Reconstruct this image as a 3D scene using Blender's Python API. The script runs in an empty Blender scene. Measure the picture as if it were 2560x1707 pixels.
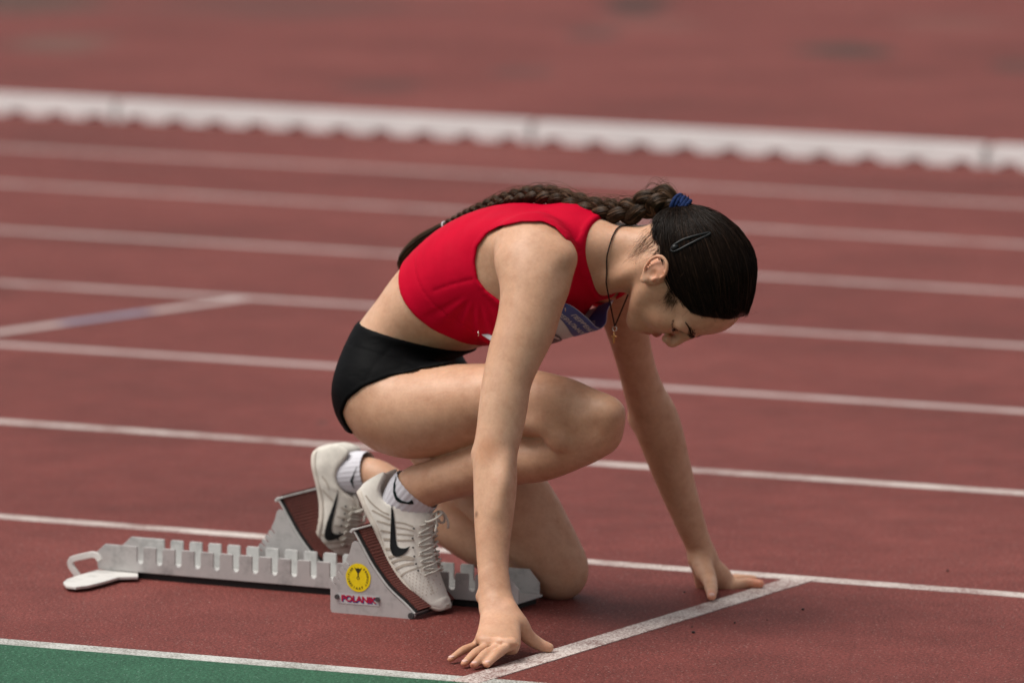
import bpy, bmesh, math, random
import numpy as np
from mathutils import Vector, Matrix
from mathutils.bvhtree import BVHTree

random.seed(7); RNG = np.random.default_rng(7)
scene = bpy.context.scene
COL = scene.collection

# ------------------------------------------------------------------ camera
# world: X runs along the lane (running direction), Y across the lanes away
# from the infield, Z up; the start line of lane 1 is at X = 0
YAW, PIT, ROLL = -0.4509929615935176, 0.11088480827446025, 0.008462605774147492
CAM = np.array([3.8375654097450838, -7.829705894142382, 1.5046970047009651])
_f = np.array([math.sin(YAW)*math.cos(PIT), math.cos(YAW)*math.cos(PIT), -math.sin(PIT)])
_r = np.cross(_f, [0, 0, 1]); _r /= np.linalg.norm(_r); _u = np.cross(_r, _f)
RT = math.cos(ROLL)*_r + math.sin(ROLL)*_u
UP = -math.sin(ROLL)*_r + math.cos(ROLL)*_u
FPX = 200/36*2560.0
cam_d = bpy.data.cameras.new('camera'); cam = bpy.data.objects.new('camera', cam_d)
COL.objects.link(cam); scene.camera = cam
cam_d.lens = 200; cam_d.sensor_width = 36; cam_d.sensor_fit = 'HORIZONTAL'
cam_d.clip_start = 0.1; cam_d.clip_end = 3000
cam.matrix_world = Matrix(((RT[0], UP[0], -_f[0], CAM[0]), (RT[1], UP[1], -_f[1], CAM[1]),
                           (RT[2], UP[2], -_f[2], CAM[2]), (0, 0, 0, 1)))
cam_d.dof.use_dof = True
cam_d.dof.focus_distance = 9.12
cam_d.dof.aperture_fstop = 3.6
cam_d.dof.aperture_blades = 0

# ------------------------------------------------------------------ sky, sun, exposure
world = bpy.data.worlds.new('World'); scene.world = world; world.use_nodes = True
wn = world.node_tree.nodes; wl = world.node_tree.links
for n in list(wn): wn.remove(n)
SUN_EL, SUN_AZ = math.radians(58), math.radians(200)
sky = wn.new('ShaderNodeTexSky'); sky.sky_type = 'NISHITA'; sky.sun_disc = False
sky.sun_elevation = SUN_EL; sky.sun_rotation = math.radians(250); sky.dust_density = 3.0; sky.air_density = 1.0; sky.ozone_density = 1.0
hsv = wn.new('ShaderNodeHueSaturation'); hsv.inputs['Saturation'].default_value = 0.12   # an overcast, almost colourless sky
bg = wn.new('ShaderNodeBackground'); bg.inputs['Strength'].default_value = 0.05
wo = wn.new('ShaderNodeOutputWorld')
wl.new(sky.outputs[0], hsv.inputs['Color']); wl.new(hsv.outputs[0], bg.inputs['Color']); wl.new(bg.outputs[0], wo.inputs['Surface'])
sun_d = bpy.data.lights.new('sun', 'SUN'); sun = bpy.data.objects.new('sun', sun_d); COL.objects.link(sun)
sun_d.energy = 1.5; sun_d.angle = math.radians(40); sun_d.color = (1.0, 0.95, 0.88)
_sd = Vector((-0.36, -0.26, 0.89)).normalized()      # towards the sun: behind the runner's near shoulder
sun.rotation_euler = _sd.to_track_quat('Z', 'Y').to_euler()
sky.sun_elevation = math.asin(_sd.z); sky.sun_rotation = math.atan2(_sd.x, _sd.y)
scene.view_settings.view_transform = 'Standard'; scene.view_settings.look = 'None'
scene.view_settings.exposure = 1.13; scene.view_settings.gamma = 1.0; scene.view_settings.use_curve_mapping = False
scene.render.engine = 'CYCLES'
scene.cycles.use_denoising = True
scene.cycles.max_bounces = 8

# ------------------------------------------------------------------ measuring helpers
def ray(x, y):
    return _f + (x-1280)/FPX*RT - (y-853.5)/FPX*UP
def at(x, y, Y):
    "point of the plane Y = const that the photograph shows at (x, y) of its 2560 x 1707 pixels"
    d = ray(x, y); return CAM + d*((Y-CAM[1])/d[1])
def gr(x, y, Z=0.0):
    d = ray(x, y); return CAM + d*((Z-CAM[2])/d[2])
YM = 0.69                                    # the runner's plane of symmetry
def M(x, y, dy=0.0):
    p = at(x, y, YM); p[1] += dy; return p

# ------------------------------------------------------------------ materials
def nt(name):
    m = bpy.data.materials.new(name); m.use_nodes = True
    t = m.node_tree
    return m, t, t.nodes['Principled BSDF']
def N(t, typ, **kw):
    n = t.nodes.new(typ)
    for k, v in kw.items():
        if k in ('operation', 'blend_type', 'data_type', 'attribute_name', 'noise_dimensions', 'feature', 'distance'): setattr(n, k, v)
        else: n.inputs[k].default_value = v
    return n
def ramp(t, stops, interp='LINEAR'):
    n = t.nodes.new('ShaderNodeValToRGB'); e = n.color_ramp.elements; n.color_ramp.interpolation = interp
    while len(e) < len(stops): e.new(0.5)
    for el, (p, c) in zip(e, stops): el.position = p; el.color = (*c, 1) if len(c) == 3 else c
    return n
def mixc(t, a, b, fac, mode='MIX'):
    n = t.nodes.new('ShaderNodeMix'); n.data_type = 'RGBA'; n.blend_type = mode
    for s, v in ((6, a), (7, b), (0, fac)):
        if hasattr(v, 'is_output') or hasattr(v, 'links'): t.links.new(v, n.inputs[s])
        else: n.inputs[s].default_value = v if s == 0 else (*v, 1)
    return n.outputs[2]
def coords(t, scale=(1, 1, 1)):
    tc = t.nodes.new('ShaderNodeTexCoord'); mp = t.nodes.new('ShaderNodeMapping'); mp.inputs['Scale'].default_value = scale
    t.links.new(tc.outputs['Object'], mp.inputs['Vector']); return mp.outputs[0]
def noise(t, vec, scale, detail=4, rough=0.55):
    n = N(t, 'ShaderNodeTexNoise', Scale=scale, Detail=detail, Roughness=rough); t.links.new(vec, n.inputs['Vector']); return n.outputs['Fac']
def bump(t, b, height, strength, dist):
    n = N(t, 'ShaderNodeBump', Strength=strength, Distance=dist); t.links.new(height, n.inputs['Height']); t.links.new(n.outputs[0], b.inputs['Normal']); return n
def setb(b, **kw):
    for k, v in kw.items(): b.inputs[k.replace('_', ' ')].default_value = v
def simple(name, col, rough=0.5, metal=0.0, var=0.12, scale=60, bmp=0.0, bscale=400, spec=0.25):
    m, t, b = nt(name); v = coords(t)
    f = noise(t, v, scale)
    r = ramp(t, [(0.3, tuple(c*(1-var) for c in col)), (0.7, tuple(min(1, c*(1+var)) for c in col))])
    t.links.new(f, r.inputs[0]); t.links.new(r.outputs[0], b.inputs['Base Color'])
    setb(b, Roughness=rough, Metallic=metal); b.inputs['Specular IOR Level'].default_value = spec
    if bmp: bump(t, b, noise(t, v, bscale, 3), bmp, 0.001)
    return m

def mat_track(name, base, dark, light, chip):
    "poured rubber crumb: granules, pale worn grains, broad weathered patches"
    m, t, b = nt(name); v = coords(t)
    big = noise(t, v, 0.9, 5, 0.6); mid = noise(t, v, 9, 4, 0.6); fine = noise(t, v, 175, 3, 0.8)
    vo = N(t, 'ShaderNodeTexVoronoi', Scale=230.0); t.links.new(v, vo.inputs['Vector'])
    r1 = ramp(t, [(0.32, dark), (0.5, base), (0.7, light)]); t.links.new(big, r1.inputs[0])
    r2 = ramp(t, [(0.3, (0.72, 0.72, 0.72)), (0.7, (1.22, 1.2, 1.2))]); t.links.new(mid, r2.inputs[0])
    c = mixc(t, r1.outputs[0], r2.outputs[0], 0.55, 'MULTIPLY')
    r3 = ramp(t, [(0.28, (0.16, 0.15, 0.15)), (0.5, (0.96, 0.96, 0.96)), (0.70, (2.1, 2.1, 2.1))]); t.links.new(fine, r3.inputs[0])
    c = mixc(t, c, r3.outputs[0], 0.85, 'MULTIPLY')
    sep = t.nodes.new('ShaderNodeSeparateColor'); t.links.new(vo.outputs['Color'], sep.inputs[0])
    r4 = ramp(t, [(0.915, (0, 0, 0)), (0.935, (1, 1, 1))]); t.links.new(sep.outputs[0], r4.inputs[0])
    r5 = ramp(t, [(0.10, (1, 1, 1)), (0.40, (0, 0, 0))]); t.links.new(vo.outputs['Distance'], r5.inputs[0])
    mm = N(t, 'ShaderNodeMath', operation='MULTIPLY'); t.links.new(r4.outputs[0], mm.inputs[0]); t.links.new(r5.outputs[0], mm.inputs[1])
    m2 = N(t, 'ShaderNodeMath', operation='MULTIPLY'); m2.inputs[1].default_value = 0.75; t.links.new(mm.outputs[0], m2.inputs[0])
    c = mixc(t, c, chip, m2.outputs[0])
    t.links.new(c, b.inputs['Base Color'])
    setb(b, Roughness=0.6); b.inputs['Specular IOR Level'].default_value = 0.10
    ad = N(t, 'ShaderNodeMath', operation='ADD'); t.links.new(fine, ad.inputs[0]); t.links.new(vo.outputs['Distance'], ad.inputs[1])
    bump(t, b, ad.outputs[0], 0.7, 0.0022)
    return m, t, b, v, c
MAT = {}
m, t, b, v, c = mat_track('track_rubber', (0.158, 0.041, 0.035), (0.120, 0.033, 0.028), (0.186, 0.053, 0.045), (0.52, 0.37, 0.33))
# weather stains beyond the outer kerb, each with a place and shape of its own
geo = t.nodes.new('ShaderNodeNewGeometry')
def stain(c, loc, size, colr, amt, seed):
    mp = t.nodes.new('ShaderNodeMapping'); mp.vector_type = 'TEXTURE'
    mp.inputs['Location'].default_value = (*loc, 0); mp.inputs['Scale'].default_value = (*size, 10); mp.inputs['Rotation'].default_value = (0, 0, seed)
    t.links.new(geo.outputs['Position'], mp.inputs['Vector'])
    ln = N(t, 'ShaderNodeVectorMath', operation='LENGTH'); t.links.new(mp.outputs[0], ln.inputs[0])
    nz = noise(t, geo.outputs['Position'], 1.4, 4, 0.6)
    ad = N(t, 'ShaderNodeMath', operation='MULTIPLY_ADD'); ad.inputs[1].default_value = 0.9; t.links.new(nz, ad.inputs[0]); t.links.new(ln.outputs['Value'], ad.inputs[2])
    rr = ramp(t, [(0.78, (amt,)*3), (1.45, (0, 0, 0))]); t.links.new(ad.outputs[0], rr.inputs[0])
    return mixc(t, c, colr, rr.outputs[0])
for px, py, sx, sy, colr, amt, a in ((2110, 126, .46, 1.15, (.050, .036, .030), .9, .45), (150, 112, .62, 1.3, (.130, .080, .064), .6, .45),
        (40, 6, 1.1, 2.4, (.080, .050, .040), .8, .45), (1590, 14, .40, 1.9, (.055, .032, .027), .9, .45), (960, 215, .42, .75, (.085, .040, .036), .7, .45),
        (1310, 180, .30, .6, (.085, .042, .038), .7, .45), (700, 20, 1.7, 2.2, (.10, .044, .038), .65, .45), (2540, 165, .26, .8, (.075, .04, .034), .75, .45),
        (805, 1055, .030, .055, (.055, .034, .03), .8, .45), (1480, 84, .32, .9, (.075, .04, .036), .75, .45), (1620, 60, .6, .8, (.20, .085, .07), .5, .45), (2380, 60, .7, 1.0, (.21, .085, .07), .5, .45)):
    g = gr(px, py); c = stain(c, (g[0], g[1]), (sx, sy), colr, amt, a)
t.links.new(c, b.inputs['Base Color'])
MAT['track'] = m
MAT['green'] = mat_track('green_rubber', (0.034, 0.108, 0.062), (0.027, 0.088, 0.050), (0.046, 0.130, 0.078), (0.30, 0.45, 0.36))[0]

def mat_paint(name, white, under, wear):
    m, t, b = nt(name); v = coords(t)
    n1 = noise(t, v, 240, 3, 0.8); n2 = noise(t, v, 5, 4, 0.65)
    md = N(t, 'ShaderNodeMath', operation='MULTIPLY_ADD'); md.inputs[1].default_value = 0.55; t.links.new(n2, md.inputs[0]); t.links.new(n1, md.inputs[2])
    r = ramp(t, [(wear-0.09, under), (wear+0.10, white)]); t.links.new(md.outputs[0], r.inputs[0])
    t.links.new(r.outputs[0], b.inputs['Base Color']); setb(b, Roughness=0.6)
    bump(t, b, n1, 0.6, 0.002)
    return m
MAT['paint'] = mat_paint('worn_white_paint', (0.64, 0.57, 0.53), (0.17, 0.070, 0.060), 0.74)
MAT['paint2'] = mat_paint('faded_white_paint', (0.50, 0.41, 0.39), (0.20, 0.085, 0.075), 0.66)
MAT['paintg'] = mat_paint('white_edge_paint', (0.56, 0.56, 0.53), (0.15, 0.14, 0.115), 0.74)
MAT['paintblue'] = mat_paint('blue_grey_paint', (0.24, 0.25, 0.33), (0.17, 0.10, 0.11), 0.62)
MAT['rail_white'] = simple('white_enamel', (0.84, 0.83, 0.82), 0.45, 0, 0.05, 6)
MAT['joint'] = simple('grey_joint', (0.33, 0.31, 0.30), 0.6)
def mat_metal(name, col, rough=0.42, metal=0.35):
    m, t, b = nt(name); v = coords(t)
    f = noise(t, v, 35, 5, 0.65); f2 = noise(t, v, 260, 3, 0.7)
    r = ramp(t, [(0.30, tuple(c*.72 for c in col)), (0.48, col), (0.75, tuple(c*1.1 for c in col))]); t.links.new(f, r.inputs[0])
    r2 = ramp(t, [(0.24, (0.35, 0.34, 0.33)), (0.33, (1, 1, 1))]); t.links.new(f2, r2.inputs[0])
    c = mixc(t, r.outputs[0], r2.outputs[0], 0.6, 'MULTIPLY')
    t.links.new(c, b.inputs['Base Color']); setb(b, Metallic=metal)
    rr = ramp(t, [(0.3, (rough+.15,)*3), (0.7, (rough-.08,)*3)]); t.links.new(f, rr.inputs[0]); t.links.new(rr.outputs[0], b.inputs['Roughness'])
    bump(t, b, f2, 0.15, 0.0006)
    return m
MAT['alu'] = mat_metal('scuffed_aluminium', (0.45, 0.43, 0.42), 0.45, 0.15)
MAT['alu_light'] = mat_metal('painted_aluminium', (0.52, 0.515, 0.50), 0.5, 0.1)
MAT['alu_white'] = mat_metal('white_handle_metal', (0.66, 0.64, 0.61), 0.45, 0.05)
MAT['dark'] = simple('black_rubber_and_shade', (0.018, 0.017, 0.017), 0.6)
MAT['bolt'] = mat_metal('steel_bolt', (0.10, 0.10, 0.10), 0.4, 0.7)
def mat_pad():
    m, t, b = nt('brown_rubber_pad'); v = coords(t)
    f = noise(t, v, 420, 3, 0.7); g = noise(t, v, 30, 3)
    r = ramp(t, [(0.3, (0.055, 0.011, 0.008)), (0.6, (0.15, 0.032, 0.022)), (0.82, (0.34, 0.11, 0.075))]); t.links.new(f, r.inputs[0])
    t.links.new(r.outputs[0], b.inputs['Base Color']); setb(b, Roughness=0.75); bump(t, b, f, 0.6, 0.0015); return m
MAT['pad'] = mat_pad()
MAT['sticker'] = simple('yellow_sticker', (0.80, 0.60, 0.01), 0.4, 0, 0.06, 120)
MAT['ink'] = simple('dark_ink', (0.03, 0.028, 0.015), 0.6)
MAT['plate'] = simple('clear_name_plate', (0.50, 0.49, 0.49), 0.35)
MAT['logo_red'] = simple('red_print', (0.42, 0.010, 0.035), 0.4)
MAT['logo_blue'] = simple('blue_print', (0.05, 0.06, 0.28), 0.4)

# ------------------------------------------------------------------ object helpers
def tag(o, label=None, cat=None, group=None, kind=None):
    if label: o['label'] = label
    if cat: o['category'] = cat
    if group: o['group'] = group
    if kind: o['kind'] = kind
    return o
def mesh_obj(name, V, F, mat, parent=None, smooth=False, bevel=0.0, uv=None):
    me = bpy.data.meshes.new(name); me.from_pydata([tuple(map(float, p)) for p in V] if not isinstance(V, np.ndarray) else V.tolist(), [], F if isinstance(F, list) else F.tolist())
    me.validate(); me.update()
    o = bpy.data.objects.new(name, me); COL.objects.link(o); me.materials.append(mat)
    if parent: o.parent = parent
    if smooth: me.polygons.foreach_set('use_smooth', [True]*len(me.polygons))
    if bevel:
        bv = o.modifiers.new('bevel', 'BEVEL'); bv.width = bevel; bv.segments = 2; bv.limit_method = 'ANGLE'; bv.angle_limit = math.radians(35)
    return o
def empty(name, loc=(0, 0, 0)):
    o = bpy.data.objects.new(name, None); COL.objects.link(o); o.location = loc; o.empty_display_size = 0.1; return o
def adopt(o, root):
    "parent while keeping the mesh where it was built"
    w = Vector((0, 0, 0)); q = root
    while q: w = w+Vector(q.location); q = q.parent
    if o.type == 'MESH': o.data.transform(Matrix.Translation(-w))
    else: o.location = Vector(o.location)-w
    o.parent = root; return o
class MB:
    def __init__(s): s.V = []; s.F = []
    def add(s, V, F):
        n = len(s.V); s.V += [tuple(map(float, p)) for p in V]; s.F += [tuple(n+i for i in f) for f in F]
    def box(s, x0, x1, y0, y1, z0, z1):
        s.add([(x, y, z) for z in (z0, z1) for y in (y0, y1) for x in (x0, x1)],
              [(0, 2, 3, 1), (4, 5, 7, 6), (0, 1, 5, 4), (2, 6, 7, 3), (0, 4, 6, 2), (1, 3, 7, 5)])
    def prism(s, P, y0, y1):
        n = len(P); V = [(x, y0, z) for x, z in P] + [(x, y1, z) for x, z in P]
        F = [tuple(range(n)), tuple(range(2*n-1, n-1, -1))] + [(i, n+i, n+(i+1) % n, (i+1) % n) for i in range(n)]
        s.add(V, F)
    def tube(s, P, rad, seg=8, cap=True):
        P = [np.asarray(p, float) for p in P]; n = len(P)
        rad = [rad]*n if np.isscalar(rad) else rad
        a = None; V = []
        for i in range(n):
            T = P[min(i+1, n-1)] - P[max(i-1, 0)]; T /= np.linalg.norm(T)+1e-12
            if a is None:
                a = np.cross(T, [0.13, 0.21, 0.97]);
            a = a - T*(a@T); a /= np.linalg.norm(a)+1e-12; bb = np.cross(T, a)
            V += [P[i] + rad[i]*(math.cos(2*math.pi*k/seg)*a + math.sin(2*math.pi*k/seg)*bb) for k in range(seg)]
        F = [(i*seg+k, i*seg+(k+1) % seg, (i+1)*seg+(k+1) % seg, (i+1)*seg+k) for i in range(n-1) for k in range(seg)]
        if cap: F += [tuple(range(seg-1, -1, -1)), tuple((n-1)*seg+k for k in range(seg))]
        s.add(V, F)
    def cyl(s, c, axis, r, h, seg=20):
        c = np.asarray(c, float); ax = np.asarray(axis, float); s.tube([c-ax*h/2, c+ax*h/2], r, seg)
    def build(s, name, mat, parent=None, smooth=False, bevel=0.0):
        o = mesh_obj(name, s.V, s.F, mat, None, smooth, bevel)
        if parent: adopt(o, parent)
        return o
def crv(P, n=8):
    "Catmull-Rom through the points"
    P = np.asarray(P, float); Q = np.vstack([2*P[0]-P[1], P, 2*P[-1]-P[-2]]); out = []
    for i in range(1, len(Q)-2):
        p0, p1, p2, p3 = Q[i-1:i+3]
        for k in range(n):
            u = k/n
            out.append(0.5*((2*p1)+(-p0+p2)*u+(2*p0-5*p1+4*p2-p3)*u*u+(-p0+3*p1-3*p2+p3)*u**3))
    out.append(P[-1]); return np.array(out)
def text_geo(s, size, offset=0.0, shear=0.0, align='CENTER', spacing=1.0):
    cu = bpy.data.curves.new('t', 'FONT'); cu.body = s; cu.size = size; cu.offset = offset; cu.shear = shear; cu.align_x = align; cu.align_y = 'CENTER'; cu.resolution_u = 3; cu.space_character = spacing
    o = bpy.data.objects.new('t', cu); COL.objects.link(o)
    dg = bpy.context.evaluated_depsgraph_get(); me = bpy.data.meshes.new_from_object(o.evaluated_get(dg))
    V = [(v.co.x, v.co.y) for v in me.vertices]; F = [tuple(p.vertices) for p in me.polygons]
    bpy.data.objects.remove(o); bpy.data.curves.remove(cu); bpy.data.meshes.remove(me)
    return np.array(V).reshape(-1, 2), F

# ------------------------------------------------------------------ the setting
def sheet(name, x0, x1, y0, y1, z, mat):
    return tag(mesh_obj(name, [(x0, y0, z), (x1, y0, z), (x1, y1, z), (x0, y1, z)], [(0, 1, 2, 3)], mat), kind='structure')
track = sheet('track', -700, 700, -600, 900, 0.0, MAT['track'])
l0a, l0b = gr(0, 1603), gr(1161, 1698)
d0 = (l0b-l0a)/np.linalg.norm(l0b-l0a)
pA, pB = l0a-d0*60, l0b+d0*60
infield = tag(mesh_obj('infield', [(pA[0], -80, .0004), (pB[0], -80, .0004), (pB[0], pB[1], .0004), (pA[0], pA[1], .0004)], [(0, 1, 2, 3)], MAT['green']), kind='structure')
def strip(name, a, b, w, z, mat, ext=45.0):
    a = np.array(a, float); b = np.array(b, float); d = (b-a); d[2] = 0; d /= np.linalg.norm(d); n = np.array([-d[1], d[0], 0])
    a = a-d*ext; b = b+d*ext; V = [a-n*w/2, b-n*w/2, b+n*w/2, a+n*w/2]
    V = [(p[0], p[1], z) for p in V]+[(p[0], p[1], -.002) for p in V]
    return tag(mesh_obj(name, V, [(0, 1, 2, 3), (0, 4, 5, 1), (1, 5, 6, 2), (2, 6, 7, 3), (3, 7, 4, 0)], mat), kind='structure')
LL = [((0, 1603), (1161, 1698)), ((140, 1301.4), (2560, 1488)), ((0, 1053.3), (2560, 1233)), ((0, 861), (2560, 1028.6)),
      ((0, 707), (2560, 865)), ((0, 575), (2560, 731)), ((0, 458), (2560, 612)), ((0, 369), (2560, 512))]
for i, (a, b_) in enumerate(LL):
    strip('lane_line', gr(*a), gr(*b_), 0.05, 0.0008, MAT['paintg'] if i == 0 else MAT['paint'] if i < 3 else MAT['paint2'])
strip('start_line', gr(1168, 1703), gr(2005, 1447), 0.05, 0.0014, MAT['paint'], ext=0.012)
ma, mb = gr(0, 831), gr(612, 747)
strip('stagger_line', ma, mb, 0.05, 0.0014, MAT['paint2'], ext=0.03)
strip('stagger_line', ma+(mb-ma)*.24, ma+(mb-ma)*.60, 0.05, 0.0020, MAT['paintblue'], ext=0.0)

# outer kerb rail: white sections with a row of arched drain openings
ra_, rb_ = gr(0, 285), gr(2560, 423); rd = (rb_-ra_); rl = np.linalg.norm(rd); rd /= rl; rn = np.array([-rd[1], rd[0], 0])
kerb = empty('kerb_rail', ra_); tag(kerb, 'white raised kerb rail with arched drain openings along the outer lane', 'kerb rail')
def kerb_section(s0, L):
    n = 10; p = L/n; h = 0.073; P = []
    P += [(0.004, h-.012), (0.016, h)] if False else []
    for k in range(n):
        x0 = k*p+p*.27; x1 = (k+1)*p-p*.27
        P += [(k*p+.014 if k == 0 else k*p, 0.0), (x0, 0.0)]
        P += [((x0+x1)/2-(x1-x0)/2*math.cos(a), 0.019*math.sin(a)**0.7) for a in np.linspace(0.25, math.pi-0.25, 7)]
        P += [(x1, 0.0)]
    P += [(L-.014, 0), (L-.014, h-.006), (L-.022, h), (.022, h), (.014, h-.006)]
    m = MB(); m.prism(P, 0, 0.05)
    o = m.build('kerb_section', MAT['rail_white'])
    Mx = Matrix(((rd[0], rn[0], 0, 0), (rd[1], rn[1], 0, 0), (0, 0, 1, 0), (0, 0, 0, 1)))
    o.data.transform(Matrix.Translation(Vector(ra_+rd*s0)) @ Mx); adopt(o, kerb)
    j = MB(); j.box(-.0138, .0138, .006, .044, 0, .068); q = j.build('joint_plate', MAT['joint']); q.data.transform(Matrix.Translation(Vector(ra_+rd*s0)) @ Mx); adopt(q, kerb)
s215 = np.dot(gr(234, 306)-ra_, rd); s222 = np.dot(gr(2422, 424)-ra_, rd)
SL = (s222-s215)/2
for k in range(-3, 6): kerb_section(s215+k*SL, SL)

# black rubber crumbs lying on the track
cm = bmesh.new(); bmesh.ops.create_icosphere(cm, subdivisions=2, radius=1.0)
for v_ in cm.verts: v_.co *= 0.75+0.5*random.random()
cme = bpy.data.meshes.new('rubber_crumb'); cm.to_mesh(cme); cme.materials.append(MAT['dark'])
for i, (px, py, r) in enumerate(((2007, 1522, .0028), (1837, 1555, .0024), (1733, 1579, .0032), (1711, 1479, .0025), (2369, 1425, .0028), (1730, 1566, .0016), (1917, 1548, .0015))):
    o = bpy.data.objects.new('rubber_crumb', cme); COL.objects.link(o); o.location = gr(px, py, r*.6)
    o.scale = (r*1.0, r*.8, r*.6); o.rotation_euler = (0, 0, i*1.7)
    tag(o, 'tiny black rubber crumb lying on the red track near the start line', 'rubber crumb', 'rubber crumbs on the track')

# ------------------------------------------------------------------ starting block
blk = empty('starting_block', (-0.62, 0.71, 0.0)); tag(blk, 'silver aluminium starting block with slotted rail and two brown foot pedals', 'starting block')
YN, YF = 0.662, 0.762
xa = at(240, 1430, YN)[0]; xb = at(1296, 1510, YN)[0]
pitch = (at(1189, 1480, YN)[0]-at(350, 1420, YN)[0])/17.2
sl0 = at(350, 1420, YN)[0]
ZT = 0.057; ZB = 0.012
def slotted_wall(y0, y1, x0, x1, zt, left_cut, right_cut, plain=.012):
    P = [(x0+.004, ZB), (x1, ZB), (x1, zt-right_cut), (x1-right_cut*.9, zt)]
    xs = [sl0+k*pitch for k in range(40) if x0+.022 < sl0+k*pitch < x1-right_cut*.9-plain]
    for xc in reversed(xs):
        w = .0062
        P += [(xc+w+.0025, zt), (xc+w, zt-.003), (xc+w, zt-.022)] + [(xc+w*math.cos(a), zt-.024-w*math.sin(a)) for a in np.linspace(0.3, math.pi-.3, 5)] + [(xc-w, zt-.022), (xc-w, zt-.0015), (xc-w-.001, zt)]
    P += [(x0+left_cut, zt), (x0, zt-left_cut*.9)]
    m = MB(); m.prism(P, y0, y1); return m
rail = slotted_wall(YN, YN+.004, xa, xb, ZT, .018, .020).build('near_wall', MAT['alu'], blk, bevel=.0008)
slotted_wall(YF-.004, YF, at(306, 1400, YF)[0], at(1350, 1490, YF)[0], ZT, .02, .022, .055).build('far_wall', MAT['alu_light'], blk, bevel=.0008)
m = MB(); m.box(xa+.03, xb-.001, YN+.0045, YF-.0045, ZB+.0005, ZB+.004); m.build('rail_floor', MAT['alu_light'], blk)
m = MB(); m.box(xa+.045, xb-.012, YN+.006, YF-.006, 0.0, ZB); m.build('rail_shade_strip', MAT['dark'], blk)  # black strip added to stand for the shadow in the gap under the rail
# end plate with carrying loop at the rear end of the rail
e = [gr(*p, .0105) for p in ((158, 1454), (168, 1446), (192, 1438), (241, 1424), (345, 1420), (345, 1440), (298, 1441), (262, 1452), (222, 1462), (190, 1466), (166, 1463))]
m = MB(); P = [(p[0], p[1]) for p in e]; P = [(x, y) for x, y in P]
n = len(P); m.add([(x, y, .0055) for x, y in P]+[(x, y, .0105) for x, y in P], [tuple(range(n))[::-1], tuple(range(n, 2*n))]+[(i, (i+1) % n, n+(i+1) % n, n+i) for i in range(n)])
m.build('end_plate', MAT['alu_white'], blk, bevel=.001)
lp = [at(*p, .635) for p in ((203, 1449), (190, 1432), (178.5, 1415), (177, 1403), (185, 1396), (208, 1390), (232, 1385.5), (244, 1390), (251, 1400))]
lc = crv(lp, 6); m = MB(); V = []
for i, p in enumerate(lc):
    T = lc[min(i+1, len(lc)-1)]-lc[max(i-1, 0)]; T /= np.linalg.norm(T); nn = np.cross(T, [0, 1, 0]); nn /= np.linalg.norm(nn)
    V += [p+nn*.0055+np.array([0, -.003, 0]), p-nn*.0055+np.array([0, -.003, 0]), p-nn*.0055+np.array([0, .003, 0]), p+nn*.0055+np.array([0, .003, 0])]
m.add(V, [(i*4+k, i*4+(k+1) % 4, i*4+4+(k+1) % 4, i*4+4+k) for i in range(len(lc)-1) for k in range(4)])
m.build('carrying_loop', MAT['alu_white'], blk, bevel=.0012)
def XZ(px, py, Y): p = at(px, py, Y); return (p[0], p[2])
YP = 0.505
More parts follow.
